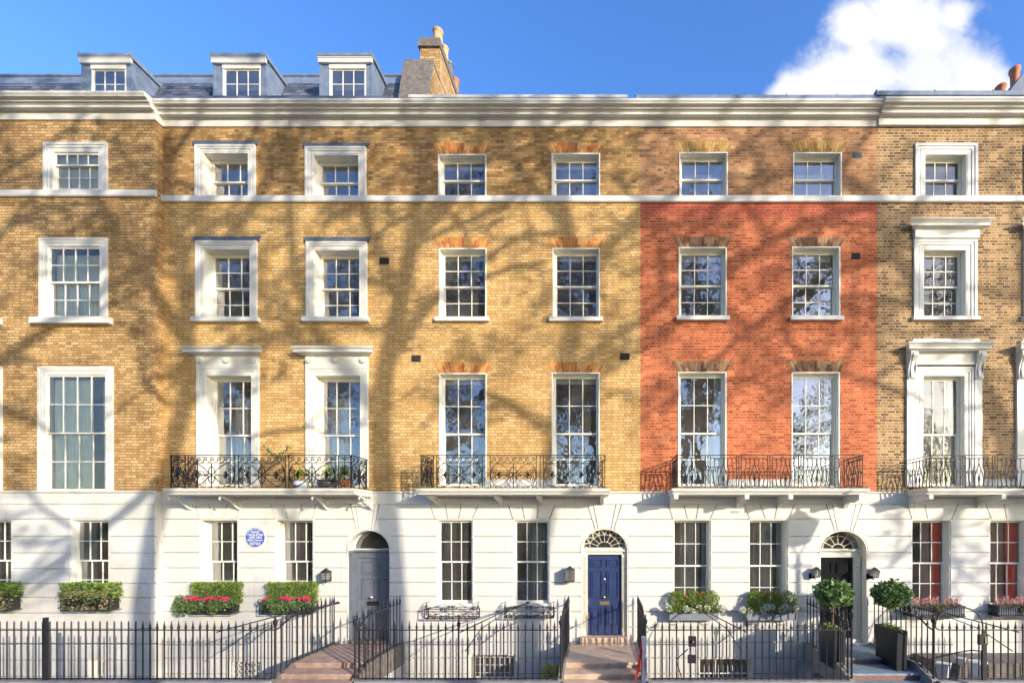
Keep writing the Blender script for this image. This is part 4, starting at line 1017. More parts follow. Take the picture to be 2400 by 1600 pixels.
def anthemion(mb, mp, u0, u1, v0, v1):
    w, h = u1 - u0, v1 - v0; r = .0105; vt = v1 - .05; vm = v0 + h * .76; vb = v0 + .03
    for u in (u0, u1): bar3(mb, mp, [(u, v0), (u, v1)], .011)
    for v in (vb, vm, vt): bar3(mb, mp, [(u0, v), (u1, v)], .008)
    n = max(2, round(w / .17)); s = w / n; c = (vt + vm) / 2; a = (vt - vm) * .36
    for i in range(n):
        cu = u0 + s * (i + .45)
        q = [(cu - s * .5, c - a)] + [(cu - s * .18, c - a * .8), (cu, c + a * .35)] + [(cu + s * .17 + a * k * math.cos(t), c + a * .25 + a * k * math.sin(t)) for k, t in [(1 - .1 * j, R(165 - 48 * j)) for j in range(8)]]
        bar3(mb, mp, q, r)
    cu, cv = (u0 + u1) / 2, (vb + vm) / 2; hh = (vm - vb) / 2
    bar3(mb, mp, [(cu, v0), (cu, vm + .0)], r * 1.1)
    bar3(mb, mp, [(cu + w * .075 * math.cos(t), cv + hh * .72 * math.sin(t)) for t in [2 * math.pi * i / 20 for i in range(20)]], r, closed=True)
    for s_ in (-1, 1):
        e = cu + s_ * w * .49
        # big C curve crossing through the centre
        q = [(cu - s_ * w * .10, cv - hh * .32), (cu, cv), (cu + s_ * w * .10, cv + hh * .34), (cu + s_ * w * .2, cv + hh * .72), (cu + s_ * w * .32, cv + hh * .97), (cu + s_ * w * .42, cv + hh * .86), (cu + s_ * w * .475, cv + hh * .5), (e, cv)]
        bar3(mb, mp, q, r); bar3(mb, mp, [(u, 2 * cv - v) for u, v in q], r)
        # palmette
        pu = cu + s_ * w * .35
        for k in range(9):
            a = R(180 + 15 * (k - 4)); L = hh * .42 * (1 - .04 * abs(k - 4))
            tip = (pu + s_ * L * math.cos(a), cv + L * 1.15 * math.sin(a))
            bar3(mb, mp, [(pu, cv), ((pu + tip[0]) / 2, (cv + tip[1]) / 2 + .004 * (k - 4)), tip], .0095, 4)
        for q_ in (-1, 1):
            sp = spiral(pu + s_ * w * .055, cv + q_ * hh * .38, hh * .25, hh * .06, 90 if q_ > 0 else -90, 1.4 * q_ * s_ * -1, 18); bar3(mb, mp, sp, r)
            bar3(mb, mp, [(pu, cv), (pu + s_ * w * .06, cv + q_ * hh * .12)], r)
        bar3(mb, mp, [(pu - s_ * hh * .42, cv), (cu + s_ * w * .075, cv)], .012)
        bar3(mb, mp, [(cu + s_ * (w * .13 + .03 * math.cos(t)), cv + .035 * math.sin(t)) for t in [2 * math.pi * i / 10 for i in range(10)]], r * .8, closed=True)
def narrow(mb, mp, u0, u1, v0, v1):
    w, h = u1 - u0, v1 - v0; r = .009; cu = (u0 + u1) / 2
    for u in (u0, u1): bar3(mb, mp, [(u, v0), (u, v1)], .013)
    for v in (v0 + .03, v0 + h * .78, v1 - .05): bar3(mb, mp, [(u0, v), (u1, v)], .009)
    for s in (-1, 1):
        bar3(mb, mp, spiral(cu + s * w * .22, v0 + h * .86, w * .18, w * .04, 90, 1.3 * s, 14), r)
        bar3(mb, mp, spiral(cu + s * w * .22, v0 + h * .62, w * .22, w * .04, 90, 1.5 * s, 16), r)
        bar3(mb, mp, [(cu, v0 + .03), (cu + s * w * .32, v0 + h * .12), (cu + s * w * .40, v0 + h * .3), (cu + s * w * .2, v0 + h * .42), (cu, v0 + h * .46)], r)
        bar3(mb, mp, [(cu, v0 + h * .1), (cu + s * w * .15, v0 + h * .2), (cu, v0 + h * .3)], r)
    for k in range(7):
        a = R(30 + 20 * k); bar3(mb, mp, [(cu, v0 + h * .40), (cu + w * .42 * math.cos(a), v0 + h * .40 + w * .55 * math.sin(a))], .011)
    bar3(mb, mp, [(cu, v0), (cu, v1)], r)
def lyre(mb, mp, u0, u1, v0, v1, flip=1):
    w, h = u1 - u0, v1 - v0; n = 6; r = .0105; vt = v0 + h * .91; vb = v0 + h * .03; at = v0 + h * .85; ab = v0 + h * .12; vm = v0 + h * .49; cu = (u0 + u1) / 2
    for u in (u0, u1): bar3(mb, mp, [(u, v0), (u, v1)], .011)
    for v in (vt, vb): bar3(mb, mp, [(u0, v), (u1, v)], .008)
    us = [u0 + w * i / n for i in range(n + 1)]
    for i in range(n):
        a, b = us[i], us[i + 1]; c = (a + b) / 2; q = (b - a) / 2
        bar3(mb, mp, [(c + q * math.cos(R(t)), at + (vt - at) * math.sin(R(t))) for t in (180, 150, 120, 90, 60, 30, 0)], r)
        bar3(mb, mp, [(c + q * math.cos(R(t)), ab - (ab - vb) * math.sin(R(t))) for t in (180, 150, 120, 90, 60, 30, 0)], r)
        bar3(mb, mp, [(c + w * .0 + .024 * math.cos(t), vm + .024 * math.sin(t)) for t in [2 * math.pi * k / 8 for k in range(8)]], .009, closed=True)
    for i in range(1, n):
        s = -1 if i < n / 2 else 1
        if i == n // 2:
            for s in (-1, 1): bar3(mb, mp, [(cu, at), (cu, v0 + h * .74), (cu + s * w * .11, vm), (cu + s * w * .165, v0 + h * .28), (cu + s * w * .165, ab)], r)
            for k in range(7):
                a = R(-60 + 50 * k); bar3(mb, mp, [(cu, v0 + h * .26), (cu + .04 * math.cos(a), v0 + h * .28 + .075 * math.sin(a))], .013)
            bar3(mb, mp, [(cu, v0 + h * .42), (cu, ab)], r)
        else:
            x = us[i]; bar3(mb, mp, [(x, at), (x - s * w * .01, v0 + h * .7), (x + s * w * .045, vm), (x + s * w * .03, v0 + h * .25), (x, ab)], r)
def link(mb, mp, u, v0, v1):
    h = v1 - v0; r = .0105
    bar3(mb, mp, [(u, v0), (u, v0 + h * .27)], r); bar3(mb, mp, [(u, v0 + h * .7), (u, v1)], r)
    for a, b in ((.27, .43), (.54, .70)):
        c = v0 + h * (a + b) / 2; d = h * (b - a) / 2
        bar3(mb, mp, [(u, c - d), (u + .035, c - d * .2), (u + .02, c + d * .5), (u, c + d), (u - .02, c + d * .5), (u - .035, c - d * .2)], r, closed=True)
    c = v0 + h * .49; bar3(mb, mp, [(u - .03, c), (u, c + .035), (u + .03, c), (u, c - .035)], r, closed=True)
    mb.lathe([(.004, -.02), (.02, -.01), (.02, .01), (.004, .02)], mp(u, v1 - .05), 6)
ZR0, ZR1 = Z(1143, YB_) + .005, Z(1066.5, YB_)
def rail(b, xa, xb, sides=(1, 1), name='balcony_rail'):
    mb = MB(); q = [(xa, YB_, ZR1), (xb, YB_, ZR1)]
    if sides[0]: q = [(xa, -.02, ZR1)] + q
    if sides[1]: q = q + [(xb, -.02, ZR1)]
    for i in range(len(q) - 1):
        a, c = q[i], q[i + 1]; mb.box(min(a[0], c[0]) - .016, max(a[0], c[0]) + .016, min(a[1], c[1]) - .016, max(a[1], c[1]) + .016, ZR1 - .008 - .001 * i, ZR1 + .008 + .001 * i)
    return mb.build('handrail', 'iron_balcony', b)
def fr(px): return X(px, YB_)
# house 2
xa, xb = fr(400.4), fr(822.6); b2, z0, z1 = slab(h2, xa, xb); rail(b2, xa, xb)
F = map_front(YB_)
for a, c in ((441, 550.5), (559, 668.5), (677, 785.5)):
    mb = MB(); anthemion(mb, F, fr(a), fr(c), ZR0, ZR1); mb.build('railing_panel', 'iron_balcony', b2)
for a, c in ((400.8, 434), (793.5, 822)):
    mb = MB(); narrow(mb, F, fr(a), fr(c), ZR0, ZR1); mb.build('railing_panel', 'iron_balcony', b2)
for x in (xa, xb):
    mb = MB(); anthemion(mb, map_side(x), YB_ + .02, -.06, ZR0, ZR1); mb.build('railing_panel', 'iron_balcony', b2)
for px in (412, 530, 742, 850):
    x = X(px, -.4) + .05; mb = MB(); w = .035
    q = [(-.05, z0 - .33), (-.12, z0 - .30), (-.3, z0 - .16), (-.5, z0 - .07), (-.62, z0 - .05), (-.68, z0 - .09), (-.64, z0 - .12)]
    mb.tube([(x, y, z) for y, z in q], .022, 6); mb.tube([(x, y, z) for y, z in [(-.06 - .07 * math.cos(t) * (1 - t / 12), z0 - .25 + .07 * math.sin(t) * (1 - t / 12)) for t in [i * .6 for i in range(14)]]], .016, 5)
    for t in (.25, .4, .55): mb.tube([(x, -.06 - t * .2, z0 - .30 + t * .1), (x, -.06 - t, z0 - .01)], .012, 5)
    mb.box(x - .03, x + .03, -.06, .0, z0 - .36, z0); mb.box(x - .025, x + .025, -.7, 0, z0 - .02, z0 + .001)
    mb.build('bracket', 'trim_white', b2)
# house 3
xa, xb = fr(986.4), fr(1417.8); b3, z0, z1 = slab(h3, xa, xb, 'stucco', True); rail(b3, xa, xb)
for a, c in ((1023.5, 1131), (1149, 1257), (1274, 1382.5)):
    mb = MB(); anthemion(mb, F, fr(a), fr(c), ZR0, ZR1); mb.build('railing_panel', 'iron_balcony', b3)
for a, c in ((986.8, 1016), (1389, 1417.5)):
    mb = MB(); narrow(mb, F, fr(a), fr(c), ZR0, ZR1); mb.build('railing_panel', 'iron_balcony', b3)
mb = MB(); bar3(mb, F, [(fr(1266), ZR0), (fr(1266), ZR1)], .011); mb.build('railing_bar', 'iron_balcony', b3)
for x in (xa, xb):
    mb = MB(); anthemion(mb, map_side(x), YB_ + .02, -.06, ZR0, ZR1); mb.build('railing_panel', 'iron_balcony', b3)
for px in (1010, 1165, 1263, 1411):
    x = X(px, -.5); mb = MB(); mb.profx([(-.045, z0 + .002), (-.045, z0 - .22), (-.10, z0 - .20), (-.25, z0 - .14), (-.45, z0 - .12), (-.62, z0 - .08), (-.72, z0 - .02), (-.74, z0 + .002)], x - .045, x + .045); mb.build('bracket', 'stucco', b3)
# house 4 and 5
def lyre_balcony(h, pa, pb, nsec, moss, brk, step, name='balcony', right=True):
    xa, xb = fr(pa), fr(pb); b, z0, z1 = slab(h, xa, xb, 'stucco', moss); rail(b, xa, xb, (1, right))
    wsec = (xb - xa) / nsec
    for i in range(nsec):
        mb = MB(); a = xa + i * wsec + (.06 if i else .02); c = xa + (i + 1) * wsec - (.06 if i < nsec - 1 else .02)
        lyre(mb, F, a, c, ZR0, ZR1)
        if i: link(mb, F, xa + i * wsec, ZR0, ZR1)
        mb.build('railing_panel', 'iron_balcony', b)
    for x in ((xa, xb) if right else (xa,)):
        mb = MB(); lyre(mb, map_side(x), YB_ + .03, -.04, ZR0, ZR1); mb.build('railing_panel', 'iron_balcony', b)
    for px in brk:
        x = X(px, -.82); mb = MB(); mb.profx([(-.045, z0 + .003), (-.045, z0 - .30), (-.09, z0 - .29), (-.2, z0 - .18), (-.4, z0 - .19), (-.55, z0 - .15), (-.64, z0 - .12), (-.82, z0 - .12), (-.82, z0 + .003)], x - .055, x + .055)
        mb.build('bracket', 'stucco', b)
    return b
b4 = lyre_balcony(h4, 1586, 2023, 6, True, (1585, 1751, 1854, 2019), 1)
b5 = lyre_balcony(h5, 2181, 2710, 7, True, (2183, 2354, 2520, 2700), 1, right=True)
def litter(par, xa, xb, z, n, seed, m='leaf_fallen', ya=YB_ + .02, yb=-.4, name='fallen_leaves', s=.09):
    rng = random.Random(seed); mb = MB(); cl = [rng.uniform(xa, xb) for _ in range(5)]
    for i in range(n):
        x = rng.choice(cl) + rng.gauss(0, .18) if rng.random() < .7 else rng.uniform(xa, xb); x = min(max(x, xa), xb)
        mb.leaf((x, ya + abs(rng.gauss(0, .1)), z + rng.uniform(.005, .045)), s * rng.uniform(.7, 1.2), rng, aspect=.8)
    o = mb.build(name, m); return o
tag(litter(None, fr(404), fr(800), z1 + .01, 60, 3), 'orange fallen leaves lying on the balcony with the plant pots', 'leaves', kind='stuff')
tag(litter(None, fr(990), fr(1400), z1 + .01, 60, 4), 'orange fallen leaves lying on the balcony above the blue door', 'leaves', kind='stuff')
tag(litter(None, fr(1590), fr(1990), z1 + .01, 16, 5), 'a few brown fallen leaves on the balcony of the red brick house', 'leaves', kind='stuff')
tag(litter(None, fr(2185), fr(2400), z1 + .01, 50, 6), 'yellow and brown fallen leaves on the far right balcony', 'leaves', kind='stuff')

# ================================================================== STREET RAILINGS
YF = -2.25; KZ = 0.0; RZ = 1.105
def xf(px): return X(px, YF)
def bar_mesh(hh, spike=True):
    mb = MB(); n = 6; r = .0145
    if spike: mb.lathe([(r, 0), (r, hh), (.024, hh + .015), (.026, hh + .03), (.016, hh + .045), (.030, hh + .065), (.030, hh + .075), (.014, hh + .09), (.020, hh + .11), (.012, hh + .15), (.003, hh + .225)], (0, 0, 0), n)
    else: mb.lathe([(r, 0), (r, hh + .18), (.004, hh + .22)], (0, 0, 0), n)
    return mb
def make_bar_data(hh, spike=True):
    mb = bar_mesh(hh, spike); me = bpy.data.meshes.new('bar'); me.from_pydata(mb.v, [], mb.f); me.materials.append(M['iron'])
    me.polygons.foreach_set('use_smooth', [True] * len(me.polygons))
    try: me.set_sharp_from_angle(angle=R(50))
    except Exception: pass
    return me
BAR = make_bar_data(RZ + .0); BARP = make_bar_data(RZ + .0, False); SBAR = make_bar_data(1.115)
def put_bar(par, x, y, z, me=BAR, name='bar', sz=1):
    o = bpy.data.objects.new(name, me); COL.objects.link(o); o.parent = par; o.location = Vector((x, y, z)) - ORG[par]; o.scale = (1, 1, sz); return o
def post(par, x, y, z0=0, zt=1.14, r=.024):
    mb = MB(); mb.lathe([(r, 0), (r, zt), (r * 1.5, zt + .01), (r * .8, zt + .03), (r * 1.7, zt + .06), (r * 1.9, zt + .11), (r * 1.9, zt + .14), (r * .7, zt + .165), (r * 1.2, zt + .19), (r * .8, zt + .21), (r * .9, zt + .235), (.003, zt + .26)], (x, y, z0), 10)
    return mb.build('post', 'iron', par, True)
def front_rail(name, label, pa, pb, n, plain=False, posts=(), gate=None, group='black iron street railings'):
    xa, xb = xf(pa), xf(pb); t = thing(name, label, 'railing', ((xa + xb) / 2, YF, 0), group)
    mb = MB(); mb.box(xa, xb, YF - .018, YF + .018, RZ - .012, RZ + .008); mb.build('top_rail', 'iron', t)
    mb = MB(); mb.box(xa, xb, YF - .015, YF + .015, .03, .055); mb.build('bottom_rail', 'iron', t)
    for i in range(n):
        x = xa + (xb - xa) * (i + .5) / n
        if any(abs(x - xf(p)) < .05 for p in posts): continue
        me = BARP if (plain and x < xf(330)) else BAR
        put_bar(t, x, YF, -.02, me)
    for p in posts: post(t, xf(p), YF, 0, RZ + .02, .02)
    return t
# kerb stones under the railings
def stay(par, x0, z0, dx):
    mb = MB(); mb.tube([(x0, YF + .02, z0 - .28), (x0 + dx * .5, (YF) / 2, z0 - .10), (x0 + dx, -.02, z0)], .014, 5); mb.tube([(x0 + .1 * dx, YF + .02, z0 - .7), (x0 + dx * .25, YF * .7, z0 - .35), (x0 + dx * .6, YF * .45, z0 - .12), (x0 + dx, -.03, z0)], .012, 5)
    mb.lathe([(.0, -.02), (.055, -.015), (.06, 0), (.04, .03), (0, .04)], (x0 + dx, -.04, z0), 10); mb.build('stay', 'iron', par)
s1 = front_rail('iron_railing', 'long black railing from the left frame edge to the grey door steps', -260, 645, 54, True, ())
mb = MB(); mb.box(xf(103.5), xf(110.5), YF - .03, YF + .03, -.02, RZ + .27); mb.build('post', 'iron', s1)
post(s1, xf(645), YF, 0, RZ + .06, .024); stay(s1, xf(505), 1.33, 1.35)
s2 = front_rail('iron_railing', 'black railing between the grey door steps and the blue door steps', 832, 1308, 28, False, (1075,))
post(s2, xf(832.5), YF, 0, RZ + .06, .024); post(s2, xf(1314.5), YF, 0, RZ + .06, .024); stay(s2, xf(1078), 1.33, 1.1)
s3 = front_rail('iron_railing', 'black railing with a locked gate between the blue door steps and the black door steps', 1527, 1996, 28, False, (1751,))
post(s3, xf(1512.5), YF, 0, RZ + .08, .024); post(s3, xf(1996), YF, 0, RZ + .22, .024); stay(s3, xf(1750), 1.33, -1.0)
mb = MB()
mb.tube([(xf(1513), YF, RZ + .12), (xf(1518), YF, RZ + .05), (xf(1524), YF, RZ - .005), (xf(1532), YF, RZ)], .012, 5)
mb.build('rail_scroll', 'iron', s3); mb = MB()
mb.box(xf(1613.5), xf(1631), YF - .03, YF + .03, RZ - .36, RZ - .14); mb.box(xf(1612), xf(1631), YF - .035, YF + .035, RZ - .72, RZ - .55)
mb.lathe([(0, 0), (.03, .01), (.02, .05), (0, .06)], (xf(1622), YF - .06, RZ - .27), 8)
for p in (1619.5, 1624.5): mb.tube([(xf(p), YF, RZ), (xf(p), YF, RZ - .55)], .006, 4)
mb.tube([(xf(1612), YF, RZ - .42), (xf(1594), YF + .3, RZ - .70), (xf(1591), YF + .35, RZ - .76), (xf(1603), YF + .3, RZ - 1.15)], .013, 5)
mb.build('gate_lock', 'iron', s3)
s4 = front_rail('iron_railing', 'black railing with an arched gate hoop in front of the far right house', 2200, 2680, 28, False, ())
post(s4, xf(2188), YF, 0, RZ + .10, .026); stay(s4, xf(2390), 1.33, -1.3)
mb = MB(); cx = (xf(2192) + xf(2303)) / 2; rx = (xf(2303) - xf(2192)) / 2
mb.tube([(xf(2200), YF, RZ), (xf(2193), YF, RZ + .05)] + [(cx + rx * math.cos(R(a)), YF, RZ + .1 + .40 * math.sin(R(a))) for a in range(180, -1, -12)] + [(xf(2303.5), YF, RZ)], .016, 6)
mb.build('gate_hoop', 'iron', s4)
mb = MB(); mb.box(xf(2293), xf(2312), YF - .04, YF + .03, RZ - .32, RZ - .10); mb.box(xf(2302), xf(2310), YF - .02, YF + .02, -.02, RZ); mb.box(xf(2301), xf(2311), YF - .03, YF + .03, -.02, RZ - .46); mb.build('gate_lock', 'iron', s4)
mb = MB(); mb.box(xf(2304), xf(2309), YF - .055, YF - .039, RZ - .28, RZ - .15); mb.build('lock_plate', 'brass', s4)
mb = MB(); mb.tube([(xf(2210), YF + .4, RZ - .75), (xf(2260), YF + .2, RZ - .55), (xf(2287), YF + .1, RZ - .47), (xf(2303), YF, RZ - .47)], .014, 5); mb.build('stay', 'iron', s4)

STEP_PROF = [(-2.25, .0), (-2.14, .0), (-2.14, .107), (-1.70, .107), (-1.70, .224), (.0, .224)]
def rail_z(y): 
    P = [(-2.25, 1.10), (-2.08, 1.14), (-1.88, 1.26), (-1.62, 1.32), (0, 1.33)]
    for (a, b), (c, d) in zip(P, P[1:]):
        if y <= c: return b + (d - b) * (y - a) / (c - a)
    return P[-1][1]
def side_rail(label, px, yend=-.1, n=12, group='short railings beside the door steps', base=lambda y: .0 if y < -2.1 else (.10 if y < -1.7 else .20)):
    x = xf(px); t = thing('iron_railing', label, 'railing', (x, -1.2, 0), group)
    mb = MB(); ys = [YF + (yend - YF) * i / 16 for i in range(17)]
    for a, b in zip(ys, ys[1:]): 
        za, zb = rail_z(a), rail_z(b)
        mb.add([(x - .018, a, za - .01), (x + .018, a, za - .01), (x + .018, a, za + .01), (x - .018, a, za + .01), (x - .018, b, zb - .01), (x + .018, b, zb - .01), (x + .018, b, zb + .01), (x - .018, b, zb + .01)],
               [(0, 1, 2, 3), (7, 6, 5, 4), (0, 4, 5, 1), (1, 5, 6, 2), (2, 6, 7, 3), (3, 7, 4, 0)])
    mb.build('top_rail', 'iron', t)
    mb = MB(); mb.tube([(x, YF + .05, .04), (x, -1.75, .27), (x, yend, .29)], .012, 5); mb.build('bottom_rail', 'iron', t)
    for i in range(n):
        y = YF + .17 + (yend - .03 - YF - .17) * i / (n - 1); zb = base(y); put_bar(t, x, y, zb, SBAR, sz=(rail_z(y) - zb) / 1.115)
    return t
side_rail('railing rising along the left side of the grey door steps', 645.5)
side_rail('railing rising along the right side of the grey door steps', 833)
side_rail('railing seen edge-on along the left side of the blue door steps', 1315)
side_rail('railing seen edge-on along the right side of the blue door steps', 1511.5)
side_rail('railing rising in front of the left bay tree and the black door', 1995.5)
side_rail('railing rising behind the right bay tree and black planter', 2187)
# ================================================================== STEPS
def steps(label, pa, pb, m, prof, edge='kerb_stone', riser=None, brick=None):
    xa, xb = xf(pa) + .03, xf(pb) - .03; t = thing('entrance_steps', label, 'steps', ((xa + xb) / 2, -1.1, 0), 'steps up to the front doors')
    mb = MB()
    for (y0, y1_, z0, z1_) in prof:
        mb.profx([(y0 - .02, z1_ - .045), (y0 - .02, z1_ - .008), (y0 - .012, z1_), (y1_ + .0, z1_), (y1_ + .0, z1_ - .045)], xa + .03, xb - .03)
    mb.build('tread', m, t)
    mb = MB()
    for k, (y0, y1_, z0, z1_) in enumerate(prof): mb.box(xa + .031, xb - .031, y0 + .004 * (k + 1), y1_ - .003 * (k + 1), z0 - .3, z1_ - .046)
    mb.build('riser', riser or m, t)
    for s, x in ((0, xa - .10), (1, xb - .03)):
        mb = MB(); mb.profx([(-2.3, -.3), (-2.3, .03), (-1.75, .24), (-.0, .265), (-.0, -.3)], x, x + .13); mb.build('edge_stone', edge, t)
    mb = MB(); mb.box(xa - .04, xb + .04, -2.2, -.02, -2.4, -.28) if False else None
    n = 10; v = []
    pts = [(-2.24 + 2.2 * i / n, -.32 - .0 - .9 * (1 - math.sin(math.pi * i / n))) for i in range(n + 1)]
    mb.profx([(-2.24, -.29)] + [(y, max(z, -1.2)) for y, z in pts] + [(-.03, -.29)], xa - .03, xb + .03); mb.build('bridge', 'stucco_old', t)
    return t
TP = [(-2.6, -2.16, -.1, -.004), (-2.14, -1.68, .0, .107), (-1.70, -.02, .107, .224)]
t3 = steps('warm sandstone steps leading up to the blue door', 1315, 1511.5, 'sandstone', TP)
mb = MB(); mb.box(X(1361), X(1472), -.16, .10, .224, Z(1492, -.1)); o = mb.build('door_step', 'sandstone', t3)
t2 = steps('pinkish stone steps leading up to the grey door', 645.5, 833, 'pink_stone', TP, 'dark_stone')
mb = MB(); mb.box(d2['x0'] + .03, d2['x1'] - .03, -.02, .30, .10, Z(1496, .2)); mb.build('door_step', 'dark_stone', t2)
t4 = steps('blue grey slate steps with brick risers leading up to the black door', 1996, 2187, 'slate_blue', [(-2.7, -1.95, -.25, -.10), (-1.93, -1.20, -.1, .05), (-1.20, -.02, .05, .19)], 'kerb_stone', 'step_brick')
mb = MB(); mb.box(d4['x0'], d4['x1'], -.02, .34, .0, .20); mb.build('door_step', 'slate_blue', t4)
for px in (1500,):
    pass
# kerb strip beneath front railings
for pa, pb in ((-300, 640), (838, 1309), (1518, 1991), (2193, 2720)):
    mb = MB(); mb.box(xf(pa), xf(pb), YF - .14, YF + .12, -.3, .012); o = mb.build('kerb_strip', 'concrete'); o['kind'] = 'structure'

# ================================================================== WALL THINGS
def lantern(label, cxp, cy0, cy1, wp, style):
    cx, z0, z1 = X(cxp, -.17), Z(cy1, -.17), Z(cy0, -.17); w = wp * 11.83 / FP / 2; yc = -.05 - w
    t = thing('wall_lantern', label, 'wall lamp', (cx, 0, z0), 'lanterns beside the front doors'); h = z1 - z0
    n = 4 if style != 'hex' else 6; mb = MB(); rot = math.pi / 4 if n == 4 else 0; k = w * (1.414 if n == 4 else 1.1)
    def ring(r, z): return [(cx + r * math.cos(rot + 2 * math.pi * i / n), yc + r * math.sin(rot + 2 * math.pi * i / n), z) for i in range(n)]
    za, zb = z0 + h * .22, z0 + h * .72
    if style == 'box': za, zb = z0 + h * .05, z0 + h * .78
    rb = k * (.78 if style == 'hex' else (.80 if style == 'carriage' else 1))
    lo, hi = ring(rb, za), ring(k, zb)
    for i in range(n): mb.tube([lo[i], hi[i]], .0055, 4); mb.tube([lo[i], lo[(i + 1) % n]], .006, 4); mb.tube([hi[i], hi[(i + 1) % n]], .007, 4)
    mb.lathe([(rb, za - .02), (rb, za), (0.01, za)], (cx, yc, 0), n) if n == 6 else mb.box(cx - rb * .707, cx + rb * .707, yc - rb * .707, yc + rb * .707, za - .02, za)
    mb.build('lantern_frame', 'iron', t)
    mb = MB(); r1, r2, r3 = ring(k * 1.06, zb), ring(k * .45, z0 + h * .88), ring(k * .25, z0 + h * .95)
    v = r1 + r2 + r3; f = [(i, (i + 1) % n, (i + 1) % n + n, i + n) for i in range(n)] + [(i + n, (i + 1) % n + n, (i + 1) % n + 2 * n, i + 2 * n) for i in range(n)] + [tuple(range(2 * n, 3 * n)), tuple(range(n - 1, -1, -1))]
    mb.add(v, f); mb.lathe([(.012, z0 + h * .94), (.02, z0 + h * .97), (.003, z1)], (cx, yc, 0), 6); mb.build('lantern_roof', 'iron', t)
    mb = MB(); q = [tuple(a + (b - a) * .04 for a, b in zip(p, (cx, yc, p[2]))) for p in lo + hi]; mb.add(q, [(i, (i + 1) % n, (i + 1) % n + n, i + n) for i in range(n)]); mb.build('lantern_glass', 'glass_clear', t)
    mb = MB()
    if style == 'carriage':
        mb.box(cx - w * .9 - .06, cx - w * .9 + .0, -.04, .0, z0, z0 + h * .45); mb.tube([(cx - w * .8, -.03, z0 + h * .1), (cx - w * .2, yc, z0 + h * .02), (cx, yc, z0 + h * .2)], .010, 5); mb.box(cx - w, cx - w * .5, yc - .03, -.02, z0 + .02, z0 + h * .3)
    else: mb.box(cx - .05, cx + .05, -.045, -.015, z0 + h * .1, z0 + h * .8); mb.tube([(cx, -.03, za), (cx, yc, za - .02), (cx, yc, z0)], .012, 6)
    mb.lathe([(.012, za), (.012, za + h * .25), (.03, za + h * .3), (.028, za + h * .42), (.004, za + h * .46)], (cx, yc, 0), 8); mb.build('bracket', 'iron', t)
    return t
lantern('half round glass lantern to the left of the grey door', 764.5, 1330, 1366, 23, 'hex')
lantern('square black lantern to the left of the blue door', 1335.5, 1325, 1362, 22, 'box')
lantern('small carriage lantern on the left side of the black door', 1914, 1327, 1357, 16, 'carriage')
lantern('small carriage lantern on the right side of the black door', 2051, 1328, 1358, 16, 'carriage')
# blue plaque
px_, pz_ = X(599.5, -.02), Z(1258.5, -.02); rad = 22.6 / 87
pq = thing('memorial_plaque', 'round blue memorial plaque with white lettering on the white wall between two windows', 'plaque', (px_, -.02, pz_))
mb = MB(); mb.prism([(px_ + (rad) * math.cos(t), pz_ + rad * math.sin(t)) for t in [2 * math.pi * i / 48 for i in range(48)]], -.040, -.018); mb.build('disc', 'plaque_blue', pq)
mb = MB(); k = 48
for i in range(k):
    a, b = 2 * math.pi * i / k, 2 * math.pi * (i + 1) / k
    mb.prism([(px_ + r_ * math.cos(t), pz_ + r_ * math.sin(t)) for r_, t in ((rad + .012, a), (rad + .012, b), (rad - .004, b), (rad - .004, a))], -.044, -.0175)
mb.build('rim', 'trim_white', pq)
TXT = MB()
def text(s, x, z, size, y=-.043, width=None, rot=0):
    cu = bpy.data.curves.new('lettering', 'FONT'); cu.body = s; cu.size = size; cu.align_x = 'CENTER'; cu.align_y = 'CENTER'; cu.extrude = .0008; cu.offset = size * .012
    o = bpy.data.objects.new('lettering', cu); COL.objects.link(o); bpy.context.view_layer.update()
    me = bpy.data.meshes.new_from_object(o.evaluated_get(bpy.context.evaluated_depsgraph_get()))
    sc = 1
    xs = [v.co.x for v in me.vertices]
    if width and xs: sc = width / (max(xs) - min(xs))
    c, s_ = math.cos(rot), math.sin(rot)
    TXT.add([(x + v.co.x * sc * c - v.co.y * s_, y - v.co.z, z + v.co.x * sc * s_ + v.co.y * c) for v in me.vertices], [tuple(p.vertices) for p in me.polygons])
    bpy.data.objects.remove(o); bpy.data.meshes.remove(me); bpy.data.curves.remove(cu)
u = rad / 500.0        # plaque photo units
cxq, cyq = 778, 755
for s, yy, sz, w in (('MARIE', 480, 150, 400), ('TAGLIONI', 625, 180, 830), ('1809-1884', 765, 140, 660), ('Ballet Dancer', 895, 150, 780), ('lived here in', 1025, 120, 570), ('1875-1876', 1120, 120, 520)):
    text(s, px_, pz_ + (cyq - yy) * u, sz * u, width=w * u)
arcs = 'GREATER LONDON COUNCIL'
for i, ch_ in enumerate(arcs):
    if ch_ == ' ': continue
    a = R(90 + 48 - 96 * i / (len(arcs) - 1)); text(ch_, px_ + rad * .87 * math.cos(a), pz_ + rad * .87 * math.sin(a), .042, rot=a - math.pi / 2)
TXT.build('lettering', 'plaque_white', pq)
mb = MB(); mb.box(X(1903), X(1911.5), -.03, -.018, Z(1378.5), Z(1370)); mb.box(X(1904), X(1910.5), -.034, -.029, Z(1377.5), Z(1371)); tag(mb.build('wall_plate', 'green_plate'), 'tiny dark green square plate on the wall left of the black door', 'plate')
